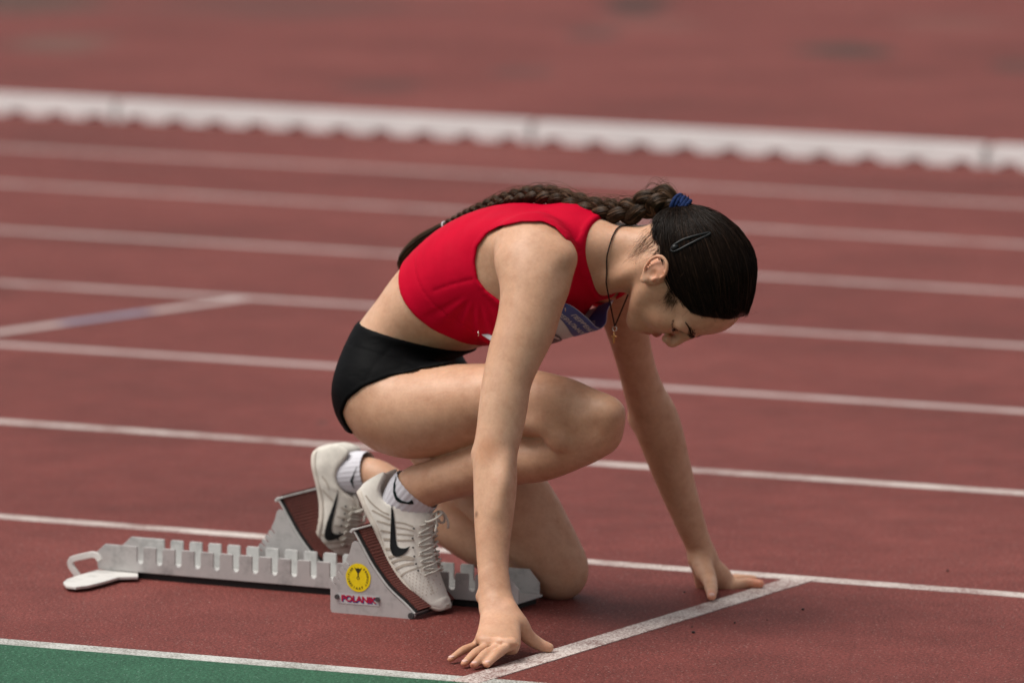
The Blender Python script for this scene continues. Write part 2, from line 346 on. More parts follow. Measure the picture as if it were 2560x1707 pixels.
def pedal():
    pd = empty('pedal', (at(930, 1540, YP)[0], YP, 0)); adopt(pd, blk)
    front = [(1026, 1546.7), (1034, 1545), (1038, 1538), (1032, 1530), (1009.5, 1509), (984.5, 1487.5), (966.7, 1468.5), (943, 1435), (926, 1411), (910, 1380), (899, 1360), (894, 1355), (886, 1352)]
    back = [(880, 1357), (874, 1380), (866, 1396)]
    teeth = []
    for k in range(5):
        a = np.array([868, 1394])+(np.array([826, 1452])-np.array([868, 1394]))*(k/5.0); b_ = np.array([868, 1394])+(np.array([826, 1452])-np.array([868, 1394]))*((k+1)/5.0)
        mid = (a+b_)/2
        teeth += [tuple(a), tuple(mid+np.array([1, 1])), tuple(mid+np.array([11, 12])), tuple(mid+np.array([10, 16])), tuple(mid+np.array([-2, 5])), tuple(b_)]
    base = [(826, 1520), (828, 1528), (836, 1533.6)]
    P = [XZ(*p, YP) for p in front+back+teeth+base]
    pl = MB(); pl.prism(P, YP, YP+.004); o = pl.build('side_plate', MAT['alu'], pd, bevel=.0008)
    pl = MB(); pl.prism(P, YP+.135, YP+.139); pl.build('side_plate', MAT['alu'], pd, bevel=.0008)
    # curved backing plate, rubber layer and ribbed pad swept across the width
    cvm = crv([XZ(*p, YP) for p in ((880, 1324), (889, 1338), (905, 1368), (926, 1407), (945, 1436), (968, 1467), (990, 1490), (1012, 1510), (1036, 1535))], 10)
    def swept(off0, off1, y0, y1, name, mat, rib=0.0, bev=0.0):
        n = len(cvm); A = []; B = []
        for i in range(n):
            T = cvm[min(i+1, n-1)]-cvm[max(i-1, 0)]; T = T/np.linalg.norm(T); nn = np.array([-T[1], T[0]])
            rr = rib*(0.5+0.5*math.cos(i*math.pi)) if rib else 0
            A.append(cvm[i]+nn*off0); B.append(cvm[i]+nn*(off1+rr))
        m = MB(); m.prism(list(map(tuple, A))+list(map(tuple, B[::-1])), y0, y1); return m.build(name, mat, pd, bevel=bev)
    swept(0.0, .0030, YP-.001, YP+.141, 'backing_plate', MAT['alu_light'], bev=.0006)
    swept(.0033, .0072, YP+.001, YP+.139, 'rubber_layer', MAT['dark'], rib=.0015)
    swept(.0075, .0102, YP+.003, YP+.137, 'foot_pad', MAT['pad'], rib=.0009)
    m = MB(); lip = [XZ(*p, YP) for p in ((874, 1328), (880, 1321), (897, 1318), (899, 1322), (884, 1326), (880, 1333))]
    m.prism(lip, YP-.002, YP+.142); m.build('top_lip', MAT['alu_light'], pd, bevel=.0008)
    bc = XZ(1029, 1538, YP); m = MB(); m.cyl((bc[0], YP-.002, bc[1]), (0, 1, 0), .0052, .004); m.box(bc[0]-.0007, bc[0]+.0007, YP-.0046, YP-.0041, bc[1]-.003, bc[1]+.003); m.build('screw', MAT['bolt'], pd)
    m = MB(); m.cyl((bc[0]+.002, YP+.07, bc[1]+.001), (0, 1, 0), .0035, .138); m.build('pivot_rod', MAT['bolt'], pd)
    return pd
ped = pedal()
prs = list(ped.children)
# the front pedal carries the certification sticker and the maker's plate
def flat(V2, F, c, y, name, mat, par):
    V = [(c[0]+a, y, c[1]+b_) for a, b_ in V2]; o = mesh_obj(name, V, [f for f in F], mat); adopt(o, par); return o
sc_ = XZ(896, 1443, YP)
circ = [(.0233*math.cos(a)*(1+.012*math.sin(9*a)), .0240*math.sin(a)) for a in np.linspace(0, 2*math.pi, 48, endpoint=False)]
flat(circ, [tuple(range(48))], sc_, YP-.0008, 'sticker', MAT['sticker'], ped)['label'] = 'round yellow certification sticker'
TV = []; TF = []
def addt(V2, F):
    n = len(TV); TV.extend([tuple(p) for p in V2]); TF.extend([tuple(n+i for i in f) for f in F])
def arc_text(s, r, a0, a1, size, inward=False):
    for ch, a in zip(s, np.linspace(a0, a1, len(s))):
        V2, F = text_geo(ch, size, .0002)
        rot = a-math.pi/2 if not inward else a+math.pi/2
        cr, sr = math.cos(rot), math.sin(rot)
        addt([(r*math.cos(a)+x*cr-y*sr, r*math.sin(a)+x*sr+y*cr) for x, y in V2], F)
arc_text('CERTIFIED', .0178, math.radians(228), math.radians(128), .0048)
arc_text('PRODUCT', .0178, math.radians(52), math.radians(-38), .0048)
arc_text('IAAF', .0182, math.radians(246), math.radians(296), .0055, True)
addt([(-.0075, .0175), (-.0035, .0150), (0, .0165), (.0035, .0150), (.0075, .0175), (.0035, .0105), (.0012, .0080), (.0008, .0010), (-.0008, .0010), (-.0012, .0080), (-.0035, .0105)], [tuple(range(11))])
rg = [(.0028*math.cos(a), -.0006+.0028*math.sin(a)) for a in np.linspace(0, 2*math.pi, 16, endpoint=False)]; ri = [(x*.6, (y+.0006)*.6-.0006) for x, y in rg]
addt(rg+ri, [(i, (i+1) % 16, 16+(i+1) % 16, 16+i) for i in range(16)])
flat(TV, TF, sc_, YP-.0012, 'sticker_print', MAT['ink'], ped)
pc = XZ(897, 1497.5, YP); w, h = .0385, .0086; sk = -.0008
flat([(-w, -h), (w, -h), (w, h), (-w, h)], [(0, 1, 2, 3)], pc, YP-.0007, 'name_plate', MAT['plate'], ped)
V2, F = text_geo('POLANIK', .0148, .0005, 0.0, spacing=.92)
V2 = V2*np.array([.066/(V2[:, 0].max()-V2[:, 0].min()), .0108/(V2[:, 1].max()-V2[:, 1].min())])
flat(V2+np.array([.0012, -.0014]), F, pc, YP-.0010, 'lettering_shadow', MAT['logo_blue'], ped)
flat(V2, F, pc, YP-.0013, 'lettering', MAT['logo_red'], ped)
for px, py in ((844, 1490), (945, 1497)):
    b0 = XZ(px, py, YP); m = MB(); m.cyl((b0[0], YP-.0022, b0[1]), (0, 1, 0), .0040, .004, 14); m.build('rivet', MAT['bolt'], ped)
ped['label'] = 'front pedal with yellow sticker and name plate'
# the rear pedal is the same casting set further back on the far side of the rail
off = at(696, 1285, .775)-at(884, 1354, YP); off[2] = 0
rear = ped.copy(); COL.objects.link(rear); rear.location = Vector(ped.location)+Vector(off); del rear['label']
for ch in prs:
    c_ = ch.copy(); COL.objects.link(c_); c_.parent = rear

# ------------------------------------------------------------------ implicit-surface modeller
VIEW = _f
def nrm(v): v = np.asarray(v, float); return v/np.linalg.norm(v)
class Prim:
    pass
class Chain(Prim):
    "a limb: elliptical sections strung along a smooth centre line"
    def __init__(s, P, ra, rb=None, A=None, sub=4, Avec=None):
        P = np.asarray(P, float); ra = np.asarray(ra, float)*np.ones(len(P)); rb = ra.copy() if rb is None else np.asarray(rb, float)*np.ones(len(P))
        if len(P) > 2 and sub > 1:
            q = crv(np.column_stack([P, ra, rb]), sub); P, ra, rb = q[:, :3], q[:, 3], q[:, 4]
        s.P, s.ra, s.rb = P, ra, rb
        n = len(P); T = np.array([nrm(P[min(i+1, n-1)]-P[max(i-1, 0)]) for i in range(n)])
        if A is None: Av = np.array([nrm(np.cross(x, VIEW)) for x in T])
        else:
            a = nrm(A); Av = np.array([nrm(a-x*(a@x)) for x in T])
        s.T, s.A, s.B = T, Av, np.cross(T, Av)
        s.lo = (P-np.maximum(ra, rb)[:, None]).min(0); s.hi = (P+np.maximum(ra, rb)[:, None]).max(0)
        f4 = np.float32; s.seg = []; rm = np.maximum(ra, rb); rm = np.maximum(rm[:-1], rm[1:])[:, None]
        s.slo = np.minimum(P[:-1], P[1:])-rm; s.shi = np.maximum(P[:-1], P[1:])+rm
        for i in range(n-1):
            Tm = nrm(T[i]+T[i+1]); Am = nrm(Av[i]+Av[i+1]); Am = nrm(Am-Tm*(Am@Tm)); v = P[i+1]-P[i]
            iso = abs(ra[i]-rb[i]) < 1e-6 and abs(ra[i+1]-rb[i+1]) < 1e-6
            s.seg.append((P[i].astype(f4), v.astype(f4), f4(1/(v@v+1e-14)), np.stack([Am, np.cross(Tm, Am), Tm], 1).astype(f4), f4(ra[i]), f4(ra[i+1]-ra[i]), f4(rb[i]), f4(rb[i+1]-rb[i]), iso))
    def __call__(s, X, lo=None, hi=None, mrg=0.0):
        d = np.full(len(X), 1e3, np.float32)
        act = range(len(s.seg)) if lo is None else np.nonzero(~((s.slo-mrg > hi).any(1) | (s.shi+mrg < lo).any(1)))[0]
        for i in act:
            a, v, il, fr, ra0, dra, rb0, drb, iso = s.seg[i]
            q = X-a; h = np.clip((q@v)*il, np.float32(0), np.float32(1)); q -= h[:, None]*v
            ra = ra0+h*dra
            if iso: dd = np.sqrt(np.einsum('ij,ij->i', q, q))-ra
            else:
                rb = rb0+h*drb; rm = np.minimum(ra, rb); uvw = (q@fr).T
                u = uvw[0]/ra; w = uvw[1]/rb; x = uvw[2]/rm
                k0 = np.sqrt(u*u+w*w+x*x); u /= ra; w /= rb; x /= rm; k1 = np.sqrt(u*u+w*w+x*x)+np.float32(1e-6)
                dd = np.where(k0 < 0.3, -rm*(1-k0), k0*(k0-1)/k1)
            np.minimum(d, dd, out=d)
        return d
class Ell(Prim):
    def __init__(s, c, r, ax=None):
        s.c = np.asarray(c, float); s.r = np.asarray(r, float)*np.ones(3)
        s.ax = np.eye(3) if ax is None else np.array([nrm(a) for a in ax]); m = s.r.max(); s.lo = s.c-m; s.hi = s.c+m
    def __call__(s, X, lo=None, hi=None, mrg=0.0):
        q = (X-s.c.astype(np.float32))@s.ax.T.astype(np.float32); r = s.r.astype(np.float32)
        k0 = np.sqrt(((q/r)**2).sum(1)); k1 = np.sqrt(((q/r**2)**2).sum(1))+1e-6
        d = k0*(k0-1)/k1
        return np.where(k0 < 0.3, -r.min()*(1-k0), d)
def smin(a, b, k):
    h = np.maximum(k-np.abs(a-b), 0)/k
    return np.minimum(a, b)-h*h*k*0.25
class Group:
    "ordered smooth union / carving of primitives: (prim, k, sign)"
    def __init__(s, items): s.items = items; s.lo = np.min([p.lo for p, k, g in items if g > 0], 0); s.hi = np.max([p.hi for p, k, g in items if g > 0], 0)
    def __call__(s, X, far=0.03):
        d = np.full(len(X), 0.2, np.float32); lo = X.min(0); hi = X.max(0)
        for p, k, g in s.items:
            mrg = k+far
            if np.any(p.lo-mrg > hi) or np.any(p.hi+mrg < lo): continue
            e = p(X, lo, hi, mrg)
            if g > 0: d = smin(d, e, k)
            else: d = -smin(-d, e, k)
        return d
def surface(fn, lo, hi, h, bs=16, smooth=2, lam=0.5, weight=None):
    "surface nets on a sparse set of blocks"
    lo = np.asarray(lo, float)-3*h; hi = np.asarray(hi, float)+3*h
    nb = np.maximum(1, np.ceil((hi-lo)/(h*bs)).astype(int)); dim = nb*bs+1
    arr = np.full(tuple(dim), 0.05, np.float32)
    bc = np.stack(np.meshgrid(*[np.arange(n) for n in nb], indexing='ij'), -1).reshape(-1, 3)
    cen = (lo+(bc+0.5)*bs*h).astype(np.float32)
    rad = bs*h*0.87+0.009
    idx = np.arange(bs+1); off = np.stack(np.meshgrid(idx, idx, idx, indexing='ij'), -1).reshape(-1, 3)*h
    cd = fn(cen, 10.0) if len(cen) else []
    for b_, d0 in zip(bc, cd):
        s0 = b_*bs; sl = tuple(slice(a, a+bs+1) for a in s0)
        if abs(d0) > rad*1.15:
            if d0 < 0: arr[sl] = np.where(arr[sl] == np.float32(0.05), d0, arr[sl])
            continue
        X = (lo+s0*h+off).astype(np.float32)
        arr[sl] = fn(X, 0.03).reshape(bs+1, bs+1, bs+1)
    ins = arr < 0
    c = np.zeros(tuple(dim-1), np.uint8)
    for dx in (0, 1):
        for dy in (0, 1):
            for dz in (0, 1): c += ins[dx:dim[0]-1+dx, dy:dim[1]-1+dy, dz:dim[2]-1+dz]
    cells = np.argwhere((c > 0) & (c < 8)); del c
    D1 = dim-1; flat = (cells[:, 0]*D1[1]+cells[:, 1])*D1[2]+cells[:, 2]
    acc = np.zeros((len(cells), 3)); cnt = np.zeros(len(cells))
    corners = [(i, j, k) for i in (0, 1) for j in (0, 1) for k in (0, 1)]
    val = {cn: arr[cells[:, 0]+cn[0], cells[:, 1]+cn[1], cells[:, 2]+cn[2]] for cn in corners}
    for a in corners:
        for ax in range(3):
            if a[ax]: continue
            b2 = list(a); b2[ax] = 1; b2 = tuple(b2); va, vb = val[a], val[b2]; m_ = (va < 0) != (vb < 0)
            tt = np.where(m_, va/(va-vb+1e-20), 0); pt = np.tile(np.array(a, float), (len(cells), 1)); pt[:, ax] = tt
            acc[m_] += pt[m_]; cnt[m_] += 1
    V = lo+(cells+acc/cnt[:, None])*h
    faces = []
    for ax in range(3):
        o1, o2 = (ax+1) % 3, (ax+2) % 3
        s_a = [slice(0, dim[i]) for i in range(3)]; s_b = list(s_a); s_a[ax] = slice(0, dim[ax]-1); s_b[ax] = slice(1, dim[ax])
        ia = ins[tuple(s_a)]; ib = ins[tuple(s_b)]; e = np.argwhere(ia != ib); sg = ia[e[:, 0], e[:, 1], e[:, 2]]
        ok = (e[:, o1] > 0) & (e[:, o2] > 0) & (e[:, o1] < D1[o1]) & (e[:, o2] < D1[o2]); e = e[ok]; sg = sg[ok]
        q = []
        for da, db in ((1, 1), (0, 1), (0, 0), (1, 0)):
            cc = e.copy(); cc[:, o1] -= da; cc[:, o2] -= db
            q.append(np.searchsorted(flat, (cc[:, 0]*D1[1]+cc[:, 1])*D1[2]+cc[:, 2]))
        q = np.stack(q, 1); q[~sg] = q[~sg][:, ::-1]; faces.append(q)
    F = np.vstack(faces)
    ed = np.vstack([F[:, [0, 1]], F[:, [1, 2]], F[:, [2, 3]], F[:, [3, 0]]])
    n = len(V); deg = np.bincount(ed[:, 0], minlength=n)+np.bincount(ed[:, 1], minlength=n)
    lw = lam*np.ones((n, 1)) if weight is None else lam*np.asarray(weight(V)).reshape(-1, 1)
    for it in range(smooth):
        if weight is not None and it == 2: lw = np.where(lw < lam*.5, 0, lw)
        S = np.zeros_like(V)
        for k in range(3): S[:, k] = np.bincount(ed[:, 0], V[ed[:, 1], k], n)+np.bincount(ed[:, 1], V[ed[:, 0], k], n)
        V = V+lw*(S/np.maximum(deg, 1)[:, None]-V)
    return V, F
def np_mesh(name, V, F, mat, parent=None, smooth=True):
    me = bpy.data.meshes.new(name); nq = F.shape[1]
    me.vertices.add(len(V)); me.vertices.foreach_set('co', np.ascontiguousarray(V, np.float32).ravel())
    me.loops.add(F.size); me.loops.foreach_set('vertex_index', np.ascontiguousarray(F, np.int32).ravel())
    me.polygons.add(len(F)); me.polygons.foreach_set('loop_start', np.arange(0, F.size, nq, dtype=np.int32))
    try: me.polygons.foreach_set('loop_total', np.full(len(F), nq, np.int32))
    except Exception: pass
    me.polygons.foreach_set('use_smooth', np.ones(len(F), bool)*smooth)
    me.update(calc_edges=True); me.validate()
    o = bpy.data.objects.new(name, me); COL.objects.link(o); me.materials.append(mat)
    if parent: adopt(o, parent)
    return o
def poly_sd(x, z, P):
    "signed distance to a polygon in the (x, z) plane, negative inside"
    P = np.asarray(P, float); n = len(P); d = np.full(len(x), 1e9); ins = np.zeros(len(x), bool)
    for i in range(n):
        a = P[i]; b_ = P[(i+1) % n]; e = b_-a; wx, wz = x-a[0], z-a[1]
        h = np.clip((wx*e[0]+wz*e[1])/(e@e+1e-18), 0, 1); d = np.minimum(d, (wx-e[0]*h)**2+(wz-e[1]*h)**2)
        c1 = z >= a[1]; c2 = z < b_[1]; c3 = e[0]*wz > e[1]*wx
        ins ^= (c1 & c2 & c3) | (~c1 & ~c2 & ~c3)
    d = np.sqrt(d); return np.where(ins, -d, d)

# ------------------------------------------------------------------ the runner: body
person = empty('person', (-0.33, 0.69, 0.0))
tag(person, 'runner in red crop top and black shorts crouching in the starting block', 'person')
YAX = (0, 1, 0)
def PL(L): return np.array([at(*q[:3]) for q in L])
def limb(L, sub=4):
    "rows (x, y, depth, visible half width, half depth)"
    return Chain(PL(L), [q[3] for q in L], [q[4] if len(q) > 4 else q[3] for q in L], sub=sub)
def mid(L, sub=4):
    "rows (x, y, half width across, half thickness) on the plane of symmetry"
    return Chain(np.array([M(q[0], q[1]) for q in L]), [q[2] for q in L], [q[3] for q in L], A=YAX, sub=sub)
UH = np.array([math.cos(math.radians(3)), 0, -math.sin(math.radians(3))]); FH = np.array([-math.sin(math.radians(3)), 0, -math.cos(math.radians(3))]); LH = np.array([0, 1.0, 0])
HAX = (UH, FH, LH)
torso_items = [
    (mid([(968, 938, .106, .060), (990, 885, .116, .074), (1042, 812, .110, .075), (1107, 758, .116, .090), (1190, 707, .127, .105), (1270, 678, .134, .108), (1350, 664, .132, .098), (1415, 652, .108, .080), (1470, 646, .070, .064)]), .03, 1),
    (Ell(M(1325, 772, -.055), (.062, .058, .058)), .035, 1), (Ell(M(1325, 772, .055), (.062, .058, .058)), .035, 1),
    # shoulder girdle and shoulder blades
    (Chain([M(1420, 618, 0), M(1425, 626, -.075), M(1425, 645, -.135)], [.053, .050, .049], sub=3), .03, 1),
    (Chain([M(1420, 618, 0), M(1425, 630, .075), M(1425, 650, .135)], [.053, .049, .047], sub=3), .03, 1),
    (Ell(M(1345, 604, -.09), (.072, .040, .045), HAX), .03, 1), (Ell(M(1345, 608, .09), (.072, .040, .045), HAX), .03, 1),
]
neck_items = [(Chain([M(1440, 620), M(1500, 640), M(1560, 655), M(1610, 655), M(1670, 660)], [.062, .053, .0475, .049, .055], [.062, .055, .049, .050, .055], A=YAX, sub=4), .028, 1)]
for s in (-1, 1):   # trapezius and the strap muscles of the neck
    neck_items.append((Chain([M(1425, 615, s*.085), M(1500, 610, s*.040), M(1590, 608, s*.022)], [.026, .030, .024], sub=3), .03, 1))
    neck_items.append((Chain([M(1492, 712, s*.018), M(1560, 690, s*.038), M(1668, 655, s*.058)], [.012, .015, .018], sub=3), .02, 1))
head_items = [
    (Ell(M(1742, 680), (.090, .088, .074), HAX), .02, 1),
    (Ell(M(1702, 648), (.070, .074, .066), HAX), .03, 1),                       # back of the skull
    (Ell(M(1678, 764), (.066, .043, .053), HAX), .03, 1),                       # face
    (Ell(M(1772, 770), (.050, .040, .056), HAX), .03, 1),                       # forehead
    (Ell(M(1602, 800), (.020, .017, .022), HAX), .022, 1),                      # chin
    (Ell(M(1640, 802), (.032, .0165, .026), HAX), .016, 1),
]
for s in (-1, 1):
    head_items += [
        (Chain([M(1690, 705, s*.058), M(1652, 720, s*.052), M(1622, 762, s*.035), M(1602, 800, s*.012)], [.017, .017, .0145, .0125], sub=4), .022, 1),   # jaw
        (Ell(M(1686, 786, s*.034), (.026, .020, .020), HAX), .022, 1),          # cheek
        (Chain([M(1727, 829, s*.012), M(1735, 826, s*.030), M(1734, 806, s*.048)], [.0085, .009, .009], sub=3), .014, 1),          # brow
        (Ell(M(1722, 830, s*.031), (.0125, .012, .019), HAX), .010, -1),        # eye socket
        (Ell(M(1725, 801, s*.0330), (.0112, .0125, .0160), HAX), .005, 1),      # lids
    ]
head_items += [
    (Chain([M(1728, 832), M(1708, 844), M(1684, 855), M(1676, 855)], [.0075, .0075, .0088, .0080], sub=4), .010, 1),     # nose
    (Ell(M(1672, 846, -.0095), (.0090, .0075, .0068), HAX), .004, 1), (Ell(M(1672, 846, .0095), (.0090, .0075, .0068), HAX), .004, 1), (Ell(M(1663, 846, -.0075), (.0030, .0045, .0040), HAX), .002, -1), (Ell(M(1663, 846, .0075), (.0030, .0045, .0040), HAX), .002, -1),
    (Chain([M(1640, 827, -.020), M(1643, 833, -.008), M(1642, 834), M(1643, 833, .008), M(1640, 827, .020)], [.0018, .0054, .0060, .0054, .0018], sub=4), .004, 1),
    (Chain([M(1632, 822, -.018), M(1625, 826, -.008), M(1624, 827), M(1625, 826, .008), M(1632, 822, .018)], [.0018, .0060, .0068, .0060, .0018], sub=4), .004, 1),
    (Chain([M(1634, 829, -.021), M(1634, 833.5, -.008), M(1634, 834.5), M(1634, 833.5, .008), M(1634, 829, .021)], [.0018]*5, sub=3), .003, -1),
]
def ear(s):
    # c: centre, a: towards the top of the ear, b: towards the face, l: outwards
    c = M(1692, 668, s*.0845); l = np.array([.0, s*1.0, .0]); a = nrm(UH*.80-FH*.60); b_ = nrm(UH*.60+FH*.80)
    l = nrm(l-b_*.28); b_ = nrm(b_-l*(b_@l)); a = nrm(np.cross(b_, l)*np.sign(np.cross(b_, l)@a))
    f = lambda u, v, w: c+a*u+b_*v+l*w
    rim = [f(.004, .017, .004), f(.016, .0165, .006), f(.026, .008, .008), f(.0285, -.004, .0095), f(.022, -.0145, .011), f(.008, -.0175, .0115), f(-.008, -.013, .010), f(-.018, -.005, .008)]
    return [(Ell(f(0, 0, -.004), (.0295, .0188, .0120), (a, b_, l)), .003, 1), (Chain(rim, [.0022, .0030, .0034, .0034, .0034, .0032, .003, .003], sub=3), .003, 1),
            (Ell(f(-.0215, .002, .006), (.0085, .0075, .0042), (a, b_, l)), .004, 1),
            (Ell(f(-.003, .004, .0125), (.0105, .0085, .0095), (a, b_, l)), .003, -1), (Ell(f(.014, -.002, .0115), (.010, .008, .0062), (a, b_, l)), .004, -1),
            (Ell(f(-.006, .0125, .006), (.005, .0035, .004), (a, b_, l)), .003, 1)]
head_items += ear(-1)+ear(1)
arm_n = limb([(1318, 600, .560, .055, .040), (1335, 645, .535, .066, .045), (1338, 700, .515, .060, .048), (1329, 755, .497, .0525, .048), (1314, 820, .475, .0495, .046), (1290, 880, .452, .0455, .043), (1268, 950, .428, .0405, .040), (1259, 1010, .412, .0400, .039), (1251, 1065, .400, .0385, .037),
    (1241, 1115, .388, .0365, .036), (1237, 1150, .380, .0362, .035), (1238, 1190, .371, .0362, .034), (1237, 1240, .358, .0348, .032), (1234, 1300, .342, .0320, .029), (1232, 1360, .325, .0283, .025), (1232, 1410, .311, .0262, .022), (1235, 1450, .299, .0255, .0205), (1239, 1490, .287, .0268, .020), (1243, 1515, .279, .0272, .0195)], sub=3)
bony = [(Ell(at(1592, 1046, .978), .014), .020, 1), (Chain([at(1640, 1030, .935), at(1655, 1042, .937), at(1668, 1058, .945)], [.0012, .0016, .0012], sub=3), .006, -1), (Ell(at(1204, 1492, .287), .0095), .012, 1), (Ell(at(1402, 642, .540), (.024, .024, .020)), .022, 1), (Ell(at(1420, 692, .497), (.013, .020, .018)), .022, -1), (Ell(at(1195, 1136, .380), .0095), .018, 1), (Chain([at(1262, 1150, .362), at(1257, 1205, .342), at(1246, 1275, .328)], [.003, .008, .004], sub=3), .026, 1)]
palm_n = limb([(1243, 1515, .279, .0265, .0185), (1246, 1545, .258, .0300, .0175), (1248, 1575, .232, .0345, .0165), (1246, 1600, .212, .0360, .0145), (1243, 1612, .202, .0350, .0125)], sub=4)
def finger(base, tip, rad, arch=.006, mid_=.5):
    base = np.asarray(base, float); tip = np.asarray(tip, float); q = []
    for u in (0, .28, .52, .76, 1.0):
        p = base+(tip-base)*u; p[2] += arch*math.sin(u*math.pi); q.append(p)
    return Chain(q, [rad*1.10, rad*.98, rad*1.08, rad*.92, rad*.82], [rad*1.05, rad*.94, rad*1.03, rad*.85, rad*.70], A=np.cross(tip-base, (0, 0, 1)), sub=3)
tipsN = [(1126, 1647), (1160, 1658), (1184, 1662), (1217, 1660)]
mcpN = [(1200, 1610, .212), (1222, 1614, .202), (1248, 1616, .197), (1279, 1612, .203)]
hand_n = [(palm_n, .012, 1)]
for tp, mc, r in zip(tipsN, mcpN, (.0068, .0075, .0078, .0079)):
    hand_n.append((finger(at(*mc), gr(*tp, .0075), r, .004), .006, 1))
hand_n.append((Chain([at(1272, 1528, .272), at(1298, 1560, .270), at(1318, 1588, .280), at(1345, 1608, .296), gr(1374, 1619, .0085)], [.016, .0155, .0122, .0105, .0082], [.015, .014, .0115, .0095, .0068], sub=4), .012, 1))
hand_n.append((Chain([at(1195, 1607, .190), at(1222, 1596, .190), at(1250, 1596, .188), at(1278, 1600, .190), at(1300, 1612, .195)], [.0016, .0026, .0028, .0026, .0014], sub=4), .004, 1))
hand_n.append((Chain([at(1205, 1612, .186), at(1230, 1603, .186), at(1258, 1603, .184), at(1286, 1609, .188)], [.0010, .0018, .0020, .0012], sub=4), .003, 1))
for mc in mcpN: hand_n.append((Ell(at(mc[0]+2, mc[1]-8, mc[2]-.004), .0085), .010, 1))
arm_f = limb([(1535, 690, .845, .055), (1552, 740, .868, .046), (1563, 800, .885, .0385), (1577, 860, .905, .0340), (1592, 920, .930, .0325), (1612, 985, .957, .0350), (1635, 1040, .978, .0405), (1654, 1095, .990, .0395), (1671, 1150, 1.000, .0362), (1691, 1210, 1.010, .0325), (1712, 1270, 1.018, .0285), (1732, 1325, 1.026, .0245), (1748, 1365, 1.032, .0228), (1755, 1390, 1.036, .0232)], sub=3)
palm_f = limb([(1755, 1390, 1.036, .0225, .020), (1766, 1418, 1.042, .026, .020), (1780, 1443, 1.052, .032, .018), (1788, 1460, 1.062, .034, .014)], sub=3)
hand_f = [(palm_f, .012, 1)]
gi = gr(1901, 1459, .0085)
hand_f.append((Chain([at(1806, 1448, 1.060), at(1822, 1466, 1.066), at(1846, 1461, 1.075), at(1872, 1457, 1.086), gi], [.0135, .0132, .0108, .0100, .0078], [.0135, .0118, .0102, .0090, .0070], sub=4), .010, 1))
for mc, tp, r in (((1806, 1462, 1.085), gi+np.array([-.034, .050, 0]), .0085), ((1786, 1464, 1.092), gi+np.array([-.062, .055, 0]), .0082), ((1764, 1464, 1.085), gi+np.array([-.090, .048, 0]), .0074)):
    hand_f.append((finger(at(*mc), tp, r, .004), .008, 1))
hand_f.append((Chain([at(1752, 1402, 1.020), at(1762, 1428, 1.000), at(1773, 1448, .978), at(1778, 1470, .940), gr(1779, 1493, .0090)], [.0175, .0172, .0135, .0112, .0098], [.016, .015, .0122, .0105, .0078], sub=4), .012, 1))
thigh_n = limb([(952, 1005, .600, .071, .075), (985, 1022, .596, .0765, .080), (1040, 1030, .592, .0785, .082), (1130, 1020, .588, .0735, .079), (1240, 1003, .584, .0625, .070), (1340, 1011, .580, .0565, .060), (1420, 1030, .578, .0540, .054), (1470, 1058, .578, .0535, .050)], sub=4)
knee_n = [(Ell(at(1488, 1050, .575), .042), .02, 1), (Ell(at(1502, 1085, .577), .033), .02, 1), (Ell(at(1408, 1106, .543), (.024, .020, .017)), .016, 1), (Chain([at(1290, 1058, .528), at(1350, 1066, .530), at(1404, 1098, .541)], [.008, .012, .011], sub=3), .022, 1), (Ell(at(1518, 1036, .572), (.030, .034, .030)), .012, 1), (Ell(at(1478, 1078, .512), (.020, .020, .024)), .022, -1), (Ell(at(1470, 1000, .515), (.022, .016, .018)), .025, -1)]
shin_n = limb([(1476, 1078, .578, .050, .046), (1440, 1110, .578, .040, .042), (1360, 1144, .578, .0385, .042), (1294, 1150, .580, .0405, .047), (1210, 1168, .582, .0425, .048), (1130, 1191, .582, .0385, .041), (1080, 1206, .581, .0375, .034), (1045, 1220, .580, .0400, .030), (1022, 1240, .580, .0380, .028)], sub=3)
thigh_f = limb([(1010, 950, .780, .085), (1100, 1055, .785, .082), (1190, 1155, .792, .077), (1290, 1268, .808, .070), (1345, 1345, .818, .0620), (1385, 1402, .826, .0540), (1398, 1434, .828, .0465)], sub=3)
shin_f = limb([(1392, 1436, .828, .044), (1330, 1418, .834, .042), (1240, 1370, .842, .046), (1150, 1317, .848, .046), (1060, 1264, .853, .038), (985, 1218, .857, .0315), (945, 1192, .859, .030), (912, 1180, .86, .028)], sub=3)
glutes = [(Ell(at(950, 962, .612), (.070, .078, .070)), .03, 1), (Ell(at(1055, 945, .770), (.072, .078, .072)), .03, 1)]
lower_items = glutes+[(thigh_n, .030, 1), (thigh_f, .030, 1)]
knee_f = [(Ell(at(1410, 1424, .828), .036), .02, 1)]
TORSO = Group(torso_items)
UPPER = Group(torso_items+neck_items+[(arm_n, .025, 1), (arm_f, .03, 1)])
LOWER = Group(torso_items[:1]+lower_items)
HEAD = Group(head_items)
BODY = Group(torso_items+neck_items+head_items+lower_items+knee_n+[(shin_n, .003, 1)]+knee_f+[(shin_f, .004, 1), (arm_n, .025, 1), (arm_f, .03, 1)]+bony+hand_n+hand_f)

